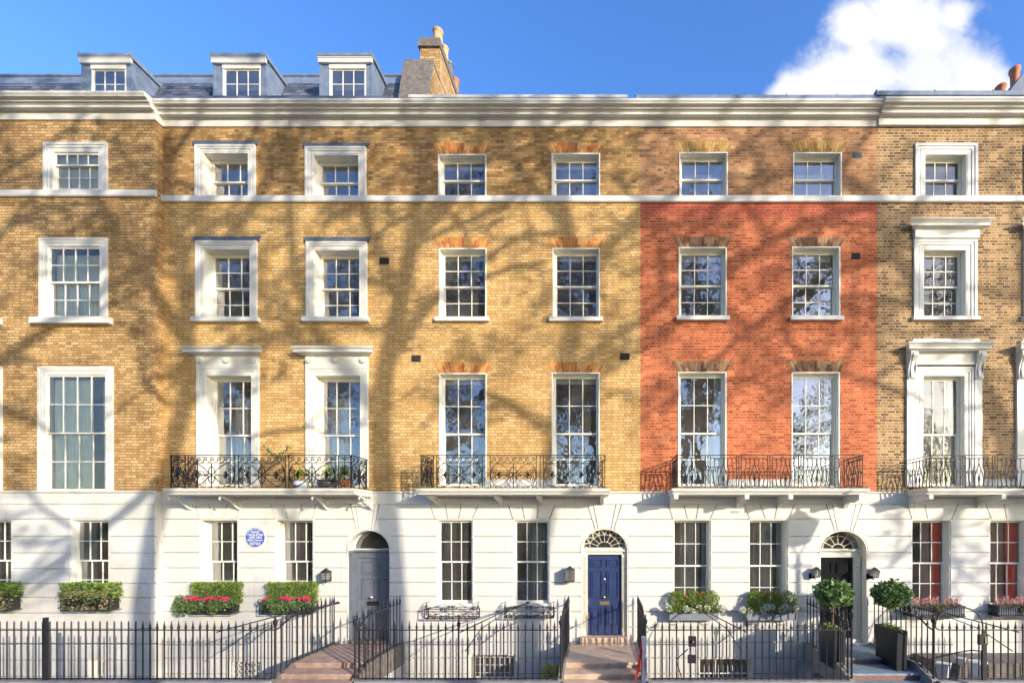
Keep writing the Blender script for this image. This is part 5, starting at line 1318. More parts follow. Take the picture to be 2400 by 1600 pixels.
# folded road sign leaning on the railings
xs = X(1497, -2.4); sg = thing('road_sign', 'red and white triangular road works sign leaning right of the blue door steps', 'road sign', (xs, -2.4, 0))
def tri(mb, cxy, s, off0, off1):
    # plane nearly edge-on: runs along direction dvec
    d = Vector((-.20, -.98, 0)).normalized(); nrm = Vector((-.98, .20, .10)).normalized(); o = Vector(cxy)
    P = [o + d * (s * math.cos(R(a))) + Vector((.0, 0, s * math.sin(R(a)))) + Vector((.12, 0, 0)) * (math.sin(R(a)) * s) for a in (90, 97, 203, 217, 323, 337, 83)]
    return P, nrm
def sign_plate(s, t0, t1, m, name):
    mb = MB(); P, nrm = tri(mb, (X(1500, -2.45), -2.42, .48), s, 0, 0); n = len(P)
    mb.add([p + nrm * t0 for p in P] + [p + nrm * t1 for p in P], [tuple(range(n)), tuple(range(2 * n - 1, n - 1, -1))] + [(i, i + n, (i + 1) % n + n, (i + 1) % n) for i in range(n)]); return mb.build(name, m, sg)
sign_plate(.50, .0, .014, 'sign_red', 'border'); sign_plate(.36, .0135, .018, 'sign_white', 'face')
mb = MB(); P, nrm = tri(mb, (X(1500, -2.45), -2.42, .48), .2, 0, 0); q = [p + nrm * .0185 for p in P]
mb.add([q[2], q[3], q[4], q[5], (Vector(q[4]) + Vector(q[0])) / 2, q[0], (Vector(q[2]) + Vector(q[0])) / 2], [(0, 1, 2, 3, 4, 5, 6)]); mb.build('symbol', 'black_paint', sg)
mb = MB(); xb_ = X(1506, -2.4); mb.profx([(-2.50, .0), (-2.52, .75), (-2.47, .98), (-2.36, 1.0), (-2.31, .9), (-2.32, .0)], xb_ - .02, xb_ + .06); mb.profx([(-2.53, .30), (-2.55, .55), (-2.30, .60), (-2.30, .30)], xb_ + .06, xb_ + .085); mb.build('stand', 'sign_back', sg)
# ================================================================== PLANTERS AND PLANTS
def blob(mb, c, rad, n, size, rng, shape='ball', up=(0, 0, .3), aspect=.5, lo=.55):
    for i in range(n):
        if shape == 'ball':
            d = Vector((rng.gauss(0, 1), rng.gauss(0, 1), rng.gauss(0, 1))).normalized(); k = lo + (1.03 - lo) * rng.random() ** .4
            k *= 1 + .07 * math.sin(d.x * 5 + c[0] * 9) * math.sin(d.z * 6 + c[0])
            p = (c[0] + d.x * rad[0] * k, c[1] + d.y * rad[1] * k, c[2] + d.z * rad[2] * k)
        else:
            p = [rng.uniform(-1, 1) for _ in range(3)]; ax = rng.choice((0, 1, 2, 2)) 
            if rng.random() < .75: p[ax] = rng.choice((-1, 1)) * (rng.uniform(.75, 1.08) + .06 * math.sin(p[0] * 11 + p[2] * 3))
            if rng.random() < .10: p[2] = 1 + rng.random() * .22; p[0] = rng.uniform(-1.02, 1.02)
            d = Vector(p); p = (c[0] + p[0] * rad[0], c[1] + p[1] * rad[1], c[2] + p[2] * rad[2] * (1 + .04 * math.sin(p[0] * 9)))
        mb.leaf(p, size * rng.uniform(.7, 1.3), rng, (d.x * .5 + up[0], d.y * .5 + up[1], d.z * .3 + up[2]), aspect)
def boxwindow(name, label, x0, x1, z0, z1, dep, m, group, style='plain', y=-.02):
    t = thing(name, label, 'window box', ((x0 + x1) / 2, y, z0), group); mb = MB()
    if style == 'plain':
        mb.box(x0, x1, y - dep, y - dep + .02, z0, z1); mb.box(x0, x0 + .02, y - dep + .02, y, z0, z1); mb.box(x1 - .02, x1, y - dep + .02, y, z0, z1); mb.box(x0 + .02, x1 - .02, y - dep + .02, y, z0, z0 + .02)
        mb.box(x0 - .01, x1 + .01, y - dep - .012, y - dep + .001, z1 - .02, z1 + .005)
        mb.build('trough', m, t)
        for q in (.18, .82):
            x = x0 + (x1 - x0) * q; mb = MB(); mb.tube([(x, y - dep + .05, z0), (x, y - dep * .5, z0 - .12), (x, y + .02, z0 - .17)], .012, 5); mb.box(x - .02, x + .02, y - .05, y + .0, z0 - .02, z0 + .001); mb.build('bracket', 'iron_white', t)
    elif style == 'scroll':
        mb.box(x0 + .03, x1 - .03, y - dep + .03, y - .02, z0 + .02, z1 - .04); mb.build('trough', 'black_paint', t)
        mb = MB(); Fm = map_front(y - dep)
        for v in (z0, z1): bar3(mb, Fm, [(x0, v), (x1, v)], .011); 
        for x in (x0, x1):
            bar3(mb, Fm, [(x, z0), (x, z1)], .011); Sm = map_side(x)
            for v in (z0, z1): bar3(mb, Sm, [(y - dep, v), (y, v)], .010)
            bar3(mb, Sm, spiral(y - dep * .5, (z0 + z1) / 2, (z1 - z0) * .4, .02, 0, 1.5), .007)
            bar3(mb, Sm, spiral(y - .05, z1 + .06, .07, .015, -90, 1.5), .008)
        n = 7; w = (x1 - x0) / n
        for i in range(n):
            s = 1 if i % 2 else -1
            bar3(mb, Fm, spiral(x0 + w * (i + .5), (z0 + z1) / 2, (z1 - z0) * .42, .015, 90, 1.5 * s), .007)
        bar3(mb, Fm, spiral(x0 - .0, z1 + .06, .065, .015, -90, -1.5), .008); bar3(mb, Fm, spiral(x1 + .0, z1 + .06, .065, .015, -90, 1.5), .008)
        mb.build('scroll_frame', 'iron', t)
    elif style == 'basket':
        Fm = map_front(y - dep); w = x1 - x0; cx = (x0 + x1) / 2; zm = z0 + (z1 - z0) * .62
        for v in (z0, z0 + .015, zm): bar3(mb, Fm, [(x0, v), (x1, v)], .012); bar3(mb, map_front(y - .01), [(x0, v), (x1, v)], .010)
        for x in (x0, x1):
            Sm = map_side(x)
            for v in (z0, zm): bar3(mb, Sm, [(y - dep, v), (y, v)], .011)
            for yy in (y - dep, y - .01): bar3(mb, Sm, [(yy, z0), (yy, zm)], .011)
            bar3(mb, Sm, spiral(y - dep * .55, zm + .05, .055, .012, 0, 1.6), .008); bar3(mb, Sm, spiral(y - dep * .5, (z0 + zm) / 2, .06, .012, 90, 1.6), .008); bar3(mb, Sm, [(y - dep, zm), (y - dep * .5, z1), (y, z1)], .009)
        for s in (-1, 1):
            bar3(mb, Fm, [(cx + s * w * .5, zm), (cx + s * w * .3, zm + .05), (cx + s * w * .14, z1), (cx + s * .02, zm + .04)], .009)
            bar3(mb, Fm, spiral(cx + s * .06, zm + .055, .05, .012, 90, 1.6 * s), .009)
            bar3(mb, Fm, [(cx, z0 + .02), (cx + s * w * .2, (z0 + zm) / 2 - .03), (cx + s * w * .48, zm - .02)], .007); bar3(mb, Fm, [(cx, zm - .01), (cx + s * w * .2, (z0 + zm) / 2 + .03), (cx + s * w * .48, z0 + .02)], .007)
            for q in (.05, .30, .40): bar3(mb, Fm, spiral(cx + s * w * q, (z0 + zm) / 2 + .02 * s, .035, .01, 90, 1.4 * s), .007)
        for i in range(1, 8): mb.tube([(x0 + w * i / 8, y - dep, z0), (x0 + w * i / 8, y, z0)], .006, 4)
        mb.build('scroll_frame', 'iron', t)
    else:   # balustraded
        mb.box(x0, x1, y - dep, y, z0, z0 + .035); mb.box(x0, x1, y - dep, y - dep + .05, z1 - .035, z1); mb.box(x0, x0 + .04, y - dep + .05, y, z1 - .035, z1); mb.box(x1 - .04, x1, y - dep + .05, y, z1 - .035, z1)
        n = 22
        for i in range(n + 1): x = x0 + .02 + (x1 - x0 - .04) * i / n; mb.lathe([(.009, 0), (.014, .04), (.008, .08), (.012, z1 - z0 - .07)], (x, y - dep + .025, z0 + .035), 6)
        for i in range(5):
            for x in (x0 + .02, x1 - .02): mb.lathe([(.009, 0), (.014, .04), (.008, .08), (.012, z1 - z0 - .07)], (x, y - dep + .06 + (dep - .08) * i / 4, z0 + .035), 6)
        mb.build('balustrade', 'lead_box' if False else 'black_paint', t)
        mb = MB(); mb.box(x0 + .05, x1 - .05, y - dep + .06, y - .01, z0 + .036, z1 - .05); mb.build('trough', 'lead_dark', t)
        for q in (.06, .90): 
            x = x0 + (x1 - x0) * q; mb = MB(); mb.profx([(y, z0), (y, z0 - .10), (y - .08, z0 - .09), (y - .14, z0 - .05), (y - .22, z0 - .06), (y - .3, z0 - .03), (y - dep + .02, z0)], x, x + .05); mb.build('bracket', 'trim_white', t)
    return t
def plant(name, label, cat, group, parts, base):
    t = thing(name, label, cat, base, group)
    for pn, m, mb in parts: mb.build(pn, m, t)
    return t
rng = random.Random(11)
# --- house 1 boxes
for px0, px1, wh in ((150, 262, 'under the only full window of the far left house'), (-84, 26, 'at the left edge of the photo')):
    yy = -.22; x0, x1 = X(px0, -.45), X(px1, -.45); z0, z1 = Z(1430, -.5), Z(1398, -.5)
    boxwindow('window_box', 'scrolled window box ' + wh, x0, x1, z0, z1, .30, 'iron', 'window boxes', 'scroll', yy)
    mb = MB(); blob(mb, ((x0 + x1) / 2, yy - .16, z1 + .15), ((x1 - x0) / 2 + .03, .15, .17), 1500, .075, rng, 'box')
    m2 = MB(); blob(m2, ((x0 + x1) / 2, yy - .30, z1 - .10), ((x1 - x0) / 2, .07, .20), 800, .07, rng, 'box')
    plant('mixed_plants', 'mixed leafy plants in the box ' + wh, 'plants', 'plants in window boxes', [('upper_foliage', 'leaf_box', mb), ('trailing_foliage', 'leaf_mixed', m2)], ((x0 + x1) / 2, yy - .15, z1 - .1))
# --- house 2 boxes
for px0, px1, hx0, hx1, nm, tw in ((447, 543, 452, 562, 'left of the blue plaque', (428, 545)), (608.5, 725, 628, 740, 'right of the blue plaque', (612, 730))):
    x0, x1 = X(px0, -.32), X(px1, -.32); z0, z1 = Z(1438, -.32), Z(1413.5, -.32)
    boxwindow('window_box', 'black scrolled iron window box ' + nm, x0, x1, z0, z1, .30, 'iron', 'window boxes', 'scroll')
    a, b = X(hx0, -.14), X(hx1, -.14); zt, zl = Z(1370, -.14), Z(1408, -.14); mb = MB(); blob(mb, ((a + b) / 2, -.13, (zt + zl) / 2), ((b - a) / 2, .09, (zt - zl) / 2 + .03), 5200, .042, rng, 'box')
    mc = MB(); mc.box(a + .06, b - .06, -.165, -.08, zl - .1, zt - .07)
    o = plant('clipped_hedge', 'small clipped box hedge in the window box ' + nm, 'hedge', 'plants in window boxes', [('foliage', 'leaf_box', mb), ('stems', 'leaf_core', mc)], ((a + b) / 2, -.13, zl))
    ml = MB(); c0, c1 = X(tw[0], -.34), X(tw[1], -.34)
    for i in range(26):
        q = rng.random(); cx = c0 + (c1 - c0) * q; blob(ml, (cx, -.33, Z(1418, -.33) + rng.gauss(0, .05)), (.10, .07, .10 + .06 * rng.random()), 46, .06, rng, aspect=.85)
    if nm.startswith('left'):
        for i in range(12): blob(ml, (X(rng.uniform(408, 450), -.25), -.2, Z(rng.uniform(1395, 1432), -.2)), (.12, .1, .12), 55, .07, rng, aspect=.6)
    mf = MB()
    for i in range(20):
        cx = c0 + (c1 - c0) * rng.uniform(.08, 1); cz = Z(1402, -.36) + rng.gauss(0, .018)
        for k in range(9): mf.leaf((cx + rng.gauss(0, .035), -.38 + rng.gauss(0, .03), cz + rng.gauss(0, .022)), .055, rng, (0, 0, 1), .7)
    plant('cyclamen', 'pink and red cyclamen over ivy in the window box ' + nm, 'flowers', 'plants in window boxes', [('foliage', 'leaf_ivy', ml), ('flowers', 'petals', mf)], ((x0 + x1) / 2, -.3, z1 - .05))
# --- house 3 baskets
for px0, px1, p0, p1, nm in ((996, 1118, 1413, 1449, 'farther left of the blue door'), (1182, 1297, 1412.5, 1447, 'nearest the blue door')):
    x0, x1 = X(px0, -.27), X(px1, -.27); boxwindow('window_basket', 'empty wrought iron window basket ' + nm, x0, x1, Z(p1, -.27), Z(p0, -.27), .27, 'iron', 'empty window baskets', 'basket', 0 - .018)
# --- house 4 boxes
for k, (px0, px1, balls, fl, nm) in enumerate(((1569.5, 1684, (1588, 1627, 1665), (1568, 1608, 1623, 1639, 1658, 1688, 1695), 'left'), (1750, 1868, (1772, 1809, 1847), (1740, 1758, 1789, 1798, 1810, 1841, 1849, 1868, 1880), 'right'))):
    x0, x1 = X(px0, -.30), X(px1, -.30); z0, z1 = Z(1453, -.3), Z(1434.5, -.3)
    boxwindow('window_box', 'plain grey window box of the red brick house, the %s one of its pair' % nm, x0, x1, z0, z1, .28, 'lead_box', 'window boxes')
    for j, b in enumerate(balls):
        c = (X(b, -.17), -.18, Z(1406, -.17)); mb = MB(); blob(mb, c, (.235, .17, .26), 1500, .038, rng, aspect=.6); ms = MB(); ms.tube([(c[0], c[1], z0 + .02), (c[0] + .01, c[1], c[2])], .02, 6); blob(ms, c, (.17, .12, .19), 1, .01, rng)
        plant('box_ball', '%s clipped round shrub in the %s grey window box of the red brick house' % (('left', 'middle', 'right')[j], nm), 'shrub', 'plants in window boxes', [('foliage', 'leaf_bay' if (k == 1 and j == 2) else 'leaf_box', mb), ('stem', 'stem', ms)], (c[0], c[1], z1 - .1))
    mf = MB(); ml = MB(); mo = MB()
    for f in fl:
        c = (X(f, -.36), -.34 + rng.gauss(0, .02), Z(1426 + rng.gauss(0, 2.5), -.36)); blob(mf, c, (.085, .07, .085), 140, .038, rng, aspect=.9, lo=.8)
    for i in range(26): cx = x0 - .06 + (x1 - x0 + .12) * rng.random(); blob(ml, (cx, -.31, z1 + .03 + rng.random() * .05), (.07, .06, .06), 26, .085, rng, aspect=.38)
    plant('hydrangea', 'white hydrangea heads in the %s grey window box of the red brick house' % nm, 'flowers', 'plants in window boxes', [('flower_heads', 'hydrangea', mf), ('leaves', 'leaf_lime' if False else 'leaf_box', ml)], ((x0 + x1) / 2, -.3, z1 - .05))
    for b in (balls[0] + 18, balls[1], balls[1] + 20, balls[2] + 2)[:3 if k else 4]:
        for i in range(9): mo.leaf((X(b, -.25) + rng.gauss(0, .03), -.25 + rng.gauss(0, .03), Z(1391 + 6 * (i % 2), -.25) + rng.gauss(0, .025)), .065, rng, (0, 0, 1), .6)
    plant('orange_flowers', 'orange blooms poking out between the round shrubs of the %s grey window box' % nm, 'flowers', 'plants in window boxes', [('petals', 'petals_orange', mo)], ((x0 + x1) / 2, -.2, z1))
# --- house 5 boxes
for k, (px0, px1, nm) in enumerate(((2137, 2263, 'below the full window of the far right house'), (2342, 2465, 'cut by the right edge of the photo'))):
    x0, x1 = X(px0, -.37), X(px1, -.37); z0, z1 = Z(1445, -.35), Z(1419, -.35)
    boxwindow('window_box', 'black balustraded window box ' + nm, x0, x1, z0, z1, .36, 'iron', 'window boxes', 'rail')
    mh = MB(); ml = MB()
    for i in range(60):
        cx = x0 + .05 + (x1 - x0 - .1) * rng.random(); cy = -.12 - .2 * rng.random(); hh = rng.uniform(.10, .24)
        for j in range(16): mh.leaf((cx + rng.gauss(0, .012), cy + rng.gauss(0, .012), z1 + hh * j / 16 + .02), .035, rng, (0, 0, 1), .7)
        blob(ml, (cx, cy, z1), (.06, .05, .05), 20, .04, rng)
    for i in range(10): blob(ml, (x0 + (x1 - x0) * rng.gauss(.5, .06), -.40, z1 + .02 - .03 * i % .2), (.09, .03, .08), 22, .05, rng)
    plant('heather', 'pink heather in the balustraded box ' + nm, 'flowers', 'plants in window boxes', [('flower_spikes', 'heather', mh), ('foliage', 'leaf_mixed', ml)], ((x0 + x1) / 2, -.2, z1 - .05))
# --- bay trees in tall planters beside the black door
def planter(label, x0, x1, y0, y1_, z0, z1):
    t = thing('tall_planter', label, 'planter', ((x0 + x1) / 2, (y0 + y1_) / 2, z0), 'tall planters at the black door'); mb = MB(); i = .035; ins = .02
    def ring(x0, x1, y0, y1, z): return [(x0, y0, z), (x1, y0, z), (x1, y1, z), (x0, y1, z)]
    v = ring(x0 + ins, x1 - ins, y0 + ins, y1_ - ins, z0) + ring(x0, x1, y0, y1_, z1) + ring(x0 + i, x1 - i, y0 + i, y1_ - i, z1) + ring(x0 + i, x1 - i, y0 + i, y1_ - i, z1 - .06)
    f = [(3, 2, 1, 0)] + [(a + 4 * l, (a + 1) % 4 + 4 * l, (a + 1) % 4 + 4 * (l + 1), a + 4 * (l + 1)) for l in range(3) for a in range(4)]
    mb.add(v, f); mb.build('body', 'black_planter', t); mb = MB(); mb.box(x0 + i, x1 - i, y0 + i, y1_ - i, z1 - .09, z1 - .05); mb.build('soil', 'soil', t); return t
def bay(label, cx, cy, zb, cz, seed):
    rg = random.Random(seed); mb = MB(); blob(mb, (cx, cy, cz), (.41, .35, .31), 1250, .12, rg, aspect=.42, lo=.15)
    for i in range(60):
        d = Vector((rg.gauss(0, 1), rg.gauss(0, 1), rg.gauss(0, .7))).normalized(); blob(mb, (cx + d.x * .42, cy + d.y * .36, cz + d.z * .33), (.06, .06, .06), 9, .11, rg, aspect=.4)
    ms = MB()
    for s in (-.025, .025, .0): ms.tube([(cx + s, cy, zb), (cx + s * .4 - .01, cy + s, zb + .3), (cx - s * .8, cy - s, zb + .6), (cx + s, cy, cz)], .016, 6, r1=.011)
    for k in range(10):
        d = Vector((rg.gauss(0, 1), rg.gauss(0, 1), rg.gauss(0, .6))).normalized(); ms.tube([(cx, cy, cz - .15), (cx + d.x * .33, cy + d.y * .3, cz + d.z * .25)], .008, 4, r1=.004)
    return plant('bay_tree', label, 'bay tree', 'bay trees beside the black door', [('crown', 'leaf_bay', mb), ('trunk', 'stem', ms)], (cx, cy, zb))
x1_ = X(2125.6, -1.75); pl1 = planter('tall black planter on the right of the black door steps', x1_ - .26, x1_, -1.78, -.95, .05, .97)
x2_ = X(1985, -1.75); pl2 = planter('tall dark planter on the left of the black door steps, seen through the railing', x2_ - .26, x2_, -1.72, -.90, .05, .97)
bay('bay tree with a round crown standing clear against the white wall', X(2089, -1.35), -1.35, .9, Z(1392, -1.35), 5)
bay('bay tree with a round crown standing in front of the black door', X(1953, -1.30), -1.30, .9, Z(1391, -1.3), 9)
for k, (xx, nm) in enumerate(((x1_, 'right'), (x2_, 'left'))):
    mu = MB(); mw = MB()
    for i in range(9): blob(mu, (xx - .13 + rng.gauss(0, .05), -1.72 + .75 * i / 9, .98), (.06, .06, .06), 22, .045, rng, aspect=.7)
    for i in range(3): blob(mw, (xx - .1 + rng.gauss(0, .03), -1.7 + .25 * i, 1.03), (.03, .03, .03), 16, .035, rng, aspect=.9)
    plant('pansies', 'small white pansies and leaves at the foot of the %s bay tree' % nm, 'flowers', 'plants in the tall planters', [('leaves', 'leaf_lime', mu), ('flowers', 'hydrangea', mw)], (xx - .13, -1.3, .9))
# --- balcony of house 2: pots
zb = z1_bal = Z(1144, -.86) + .012
def pot(label, px, y, r, h, m, pl, seed, spread=.2, hh=.3, lean=0):
    cx = X(px, y); t = thing('plant_pot', label, 'plant pot', (cx, y, zb), 'pots on the balcony above the grey door house'); mb = MB()
    mb.lathe([(r * .65, 0), (r * .95, h * .4), (r, h * .75), (r * .92, h * .92), (r * 1.02, h), (r * .85, h), (r * .8, h * .85), (.01, h * .85)], (cx, y, zb), 16); mb.build('bowl', m, t, True)
    rg = random.Random(seed); mf = MB()
    for i in range(14): blob(mf, (cx + rg.gauss(lean, spread), y + rg.gauss(0, .06), zb + h + rg.uniform(0, hh)), (.07, .06, .07), 16, .06, rg, aspect=.6)
    ms = MB()
    for i in range(8): ms.tube([(cx, y, zb + h * .8), (cx + rg.gauss(lean, spread * .7), y, zb + h + rg.uniform(0, hh))], .004, 4)
    plant('potted_plant', pl, 'plant', 'plants on the balcony above the grey door house', [('foliage', 'leaf_lime', mf), ('stems', 'stem', ms)], (cx, y, zb + h * .8))
pot('blue and white patterned pot on the balcony', 706, -.62, .17, .19, 'pot_white', 'thin plant growing from the blue and white pot', 1, .1, .3)
pot('dark glazed pot beside the blue and white one', 768, -.60, .24, .22, 'pot_dark', 'spreading pale plant growing from the dark glazed pot', 2, .2, .42)
pot('terracotta pot at the right end of the balcony', 808, -.55, .13, .26, 'terracotta', 'yellow green plant in the terracotta pot at the balcony end', 3, .12, .35)
mb = MB(); ms = MB(); cx = X(657, -.6); rg = random.Random(4)
ms.tube([(cx + .15, -.6, zb), (cx + .1, -.6, zb + .5), (cx, -.62, zb + .85), (cx - .08, -.64, zb + 1.05)], .008, 5, r1=.003)
for i in range(9): blob(mb, (cx - .12 + .05 * i * (i % 2 * 2 - 1) * .8 + .05, -.62, zb + .80 + .035 * i), (.06, .04, .035), 9, .075, rg, aspect=.5)
plant('sapling', 'leafy green sapling reaching above the balcony railing between two tall windows', 'plant', 'plants on the balcony above the grey door house', [('foliage', 'leaf_bay', mb), ('stem', 'stem', ms)], (cx + .15, -.6, zb))
# area clutter
def shrub(label, cx, cy, cz, r, n, seed, m='leaf_lime', size=.1):
    rg = random.Random(seed); mb = MB(); blob(mb, (cx, cy, cz), (r, r * .8, r), n, size, rg); ms = MB(); ms.tube([(cx, cy, -2.4), (cx, cy, cz)], .02, 5)
    return plant('shrub', label, 'shrub', None, [('foliage', m, mb), ('stem', 'stem', ms)], (cx, cy, -2.4))
shrub('yellow green shrub in the basement area left of the blue door steps', X(1292, -1.4), -1.4, -.12, .24, 260, 8)
# ================================================================== GROUND
def sheet(name, x0, x1, y0, y1_, z, m, kind='structure'):
    mb = MB(); mb.add([(x0, y0, z), (x1, y0, z), (x1, y1_, z), (x0, y1_, z)], [(0, 1, 2, 3)]); o = mb.build(name, m); o['kind'] = kind; return o
sheet('ground', -400, 400, -400, 400, -2.50, 'lawn')
mb = MB(); mb.box(-60, 60, -5.4, YF - .14, -2.45, -.02); o = mb.build('pavement', 'paving'); o['kind'] = 'structure'
mb = MB(); mb.box(-60, 60, -5.55, -5.40, -2.45, -.015); o = mb.build('kerb', 'kerb_stone'); o['kind'] = 'structure'
mb = MB(); mb.box(-120, 120, -14.5, -5.55, -2.45, -.14); o = mb.build('road', 'asphalt'); o['kind'] = 'structure'
mb = MB(); mb.box(-120, 120, -16.5, -14.5, -2.45, -.02); o = mb.build('pavement', 'paving'); o['kind'] = 'structure'
mb = MB(); mb.box(-120, 120, -75, -16.5, -2.45, -.04); o = mb.build('garden_lawn', 'lawn'); o['kind'] = 'structure'
mb = MB(); mb.box(-45, 45, YF - .14, .3, -2.45, -2.40); o = mb.build('area_floor', 'concrete'); o['kind'] = 'structure'
mb = MB(); mb.box(-60, 60, YF - .139, YF + .06, -2.44, -.30); o = mb.build('retaining_wall', 'stucco_old'); tag(o, 'white retaining wall of the sunken basement areas under the street railings', 'wall')
# raised stone landing and clutter in the areas either side of the black door
mb = MB(); mb.profx([(-.9, -1.3), (-.9, -.28), (-.02, -.24), (-.02, -1.3)], X(1885, -.5), X(1985, -.5)); mb.lathe([(.40, 0), (.42, .02), (.42, .10), (.36, .14)], (X(1950, -1.6), -1.6, -.55), 20); tag(mb.build('stone_ledge', 'concrete'), 'grey stone ledge in the basement area beneath the left bay tree', 'ledge')
mb = MB(); mb.box(X(2140), X(2460), -.95, -.02, -2.4, Z(1541, -.5)); o = mb.build('basement_extension', 'dark_stone'); tag(o, 'low dark stone basement extension below the far right house', 'basement wall')
for k, (a, b, c, d, m_, lab) in enumerate(((2196, 2226, 1552, 1590, 'junk_white', 'small pale crate in the basement area left of the arched gate post'), (2276, 2306, 1548, 1600, 'junk_white', 'large white sack in the basement area under the gate hoop'), (2240, 2262, 1540, 1556, 'air_white', 'pale stone trough on the dark basement wall'))):
    t = thing('storage_box', lab, 'container', (X((a + b) / 2, -1.3), -1.3, Z(d, -1.3)), None); x0, x1, z0, z1 = X(a, -1.3), X(b, -1.3), Z(d, -1.3), Z(c, -1.3); mb = MB(); cx, w = (x0 + x1) / 2, (x1 - x0) / 2
    mb.lathe([(w * .9, 0), (w * 1.1, (z1 - z0) * .4), (w * 1.25, (z1 - z0) * .9), (w * 1.3, z1 - z0)] + [(w * 1.1, z1 - z0), (w * 1.1, (z1 - z0) * .8), (.01, (z1 - z0) * .8)], (cx, -1.3, z0), 4 if k != 1 else 12, 1, .8); mb.build('body', m_, t)
    mb = MB(); mb.lathe([(w * 1.32, (z1 - z0) * .9), (w * 1.36, (z1 - z0) * .93), (w * 1.32, z1 - z0 + .002)], (cx, -1.3, z0), 4 if k != 1 else 12, 1, .8); mb.build('rim', m_, t)
# ================================================================== STREET LAMP (outside the frame; its shadow falls left of the black door)
T = 6.4; lx = X(1868) + 1.08 * T; lz = lambda py: Z(py) + .40 * T
sl = thing('street_lamp', 'tall black lantern street lamp whose shadow falls on the wall left of the black door', 'street lamp', (lx, -T, -.15))
mb = MB(); mb.lathe([(.16, 0), (.16, .3), (.10, .5), (.09, 1.2), (.06, 1.3), (.055, lz(1316)), (.09, lz(1314)), (.09, lz(1310)), (.05, lz(1306)), (.04, lz(1290))], (lx, -T, -.15), 12); mb.tube([(lx - .38, -T, lz(1312) - .15), (lx + .38, -T, lz(1312) - .15)], .025, 6); mb.build('post', 'iron', sl, True)
mb = MB(); zb_, zt_ = lz(1262) - .15, lz(1219) - .15; k = .38
for r_, z_ in ((.20, zb_), (k, zt_)):
    for i in range(4): a, b = R(45 + 90 * i), R(135 + 90 * i); mb.tube([(lx + r_ * math.cos(a), -T + r_ * math.sin(a), z_), (lx + r_ * math.cos(b), -T + r_ * math.sin(b), z_)], .02, 5)
for i in range(4): a = R(45 + 90 * i); mb.tube([(lx + .2 * math.cos(a), -T + .2 * math.sin(a), zb_), (lx + k * math.cos(a), -T + k * math.sin(a), zt_)], .018, 5)
mb.tube([(lx, -T, lz(1290) - .15), (lx - .15, -T, zb_ - .1), (lx - .2, -T, zb_)], .018, 5); mb.tube([(lx, -T, lz(1290) - .15), (lx + .15, -T, zb_ - .1), (lx + .2, -T, zb_)], .018, 5)
mb.build('lantern_frame', 'iron', sl)
mb = MB(); mb.lathe([(k * 1.1, zt_), (k * .55, zt_ + .20), (k * .45, zt_ + .30), (k * .2, zt_ + .36), (.04, zt_ + .42), (.06, zt_ + .48), (.01, zt_ + .56)], (lx, -T, 0), 10); mb.build('lantern_roof', 'iron', sl)
mb = MB(); mb.lathe([(.19, zb_), (k * .96, zt_)], (lx, -T, 0), 4); mb.v = [((x - lx) * math.cos(R(45)) - (y + T) * math.sin(R(45)) + lx, (x - lx) * math.sin(R(45)) + (y + T) * math.cos(R(45)) - T, z) for x, y, z in mb.v]; mb.build('lantern_glass', 'blind_white', sl)
# ================================================================== TREES in the garden square behind the camera
def rnd_perp(d, rng):
    a = d.cross(Vector((rng.gauss(0, 1), rng.gauss(0, 1), rng.gauss(0, 1))))
    return a.normalized() if a.length > 1e-4 else d.orthogonal().normalized()
def twigs(mb, ml, p, d, L, r, lev, rng, leafn, dens):
    n = 4 if lev < 3 else 3; pts = [p]; dd = d.copy()
    for i in range(n):
        dd = (dd + rnd_perp(dd, rng) * .28 + Vector((0, 0, .06 if lev < 2 else -.03))).normalized(); pts.append(pts[-1] + dd * (L / n))
    mb.tube(pts, r, 5 if lev < 2 else 3, r1=r * .5)
    if lev >= 3:
        if rng.random() < .30:
            q0 = pts[rng.randrange(1, len(pts))]
            for _ in range(leafn * 2):
                q = q0 + Vector((rng.gauss(0, .15), rng.gauss(0, .15), rng.gauss(0, .15))); ml.leaf(q, .20 * rng.uniform(.6, 1.3), rng, aspect=.9)
        return
    k = dens[lev]
    for i in range(k):
        t = rng.uniform(.3, 1); j = min(int(t * n), n - 1); q = pts[j] + (pts[j + 1] - pts[j]) * (t * n - j)
        nd = (dd * .6 + rnd_perp(dd, rng) * .8).normalized(); twigs(mb, ml, q, nd, L * rng.uniform(.5, .75), r * .5, lev + 1, rng, leafn, dens)
def limb(mb, ml, pts, r0, r1, rng, leafn=2, step=1.0, Lt=2.2, dens=(4, 4, 3), start=0.0):
    pts = [Vector(p) for p in pts]; q = []
    for i in range(len(pts) - 1):            # smooth subdivision
        a, b, c, d = pts[max(i - 1, 0)], pts[i], pts[i + 1], pts[min(i + 2, len(pts) - 1)]
        for k in range(4):
            t = k / 4; q.append(.5 * ((2 * b) + (c - a) * t + (2 * a - 5 * b + 4 * c - d) * t * t + (3 * b - a - 3 * c + d) * t ** 3))
    q.append(pts[-1]); mb.tube(q, r0, 8, r1=r1); n = len(q); acc = 0
    for i in range(1, n):
        seg = (q[i] - q[i - 1]); acc += seg.length
        if i / n < start: acc = 0; continue
        while acc > step:
            acc -= step; d = seg.normalized(); nd = (d * .5 + rnd_perp(d, rng) * .9 + Vector((0, 0, .15))).normalized(); rr = r0 + (r1 - r0) * i / n
            twigs(mb, ml, q[i], nd, Lt * rng.uniform(.6, 1.2), min(rr * .8, .11), 1, rng, leafn, dens)
def shade_pt(sx, sy, t):
    t *= .78
    return (X(sx) + 1.08 * t, -t, Z(sy) + .40 * t)
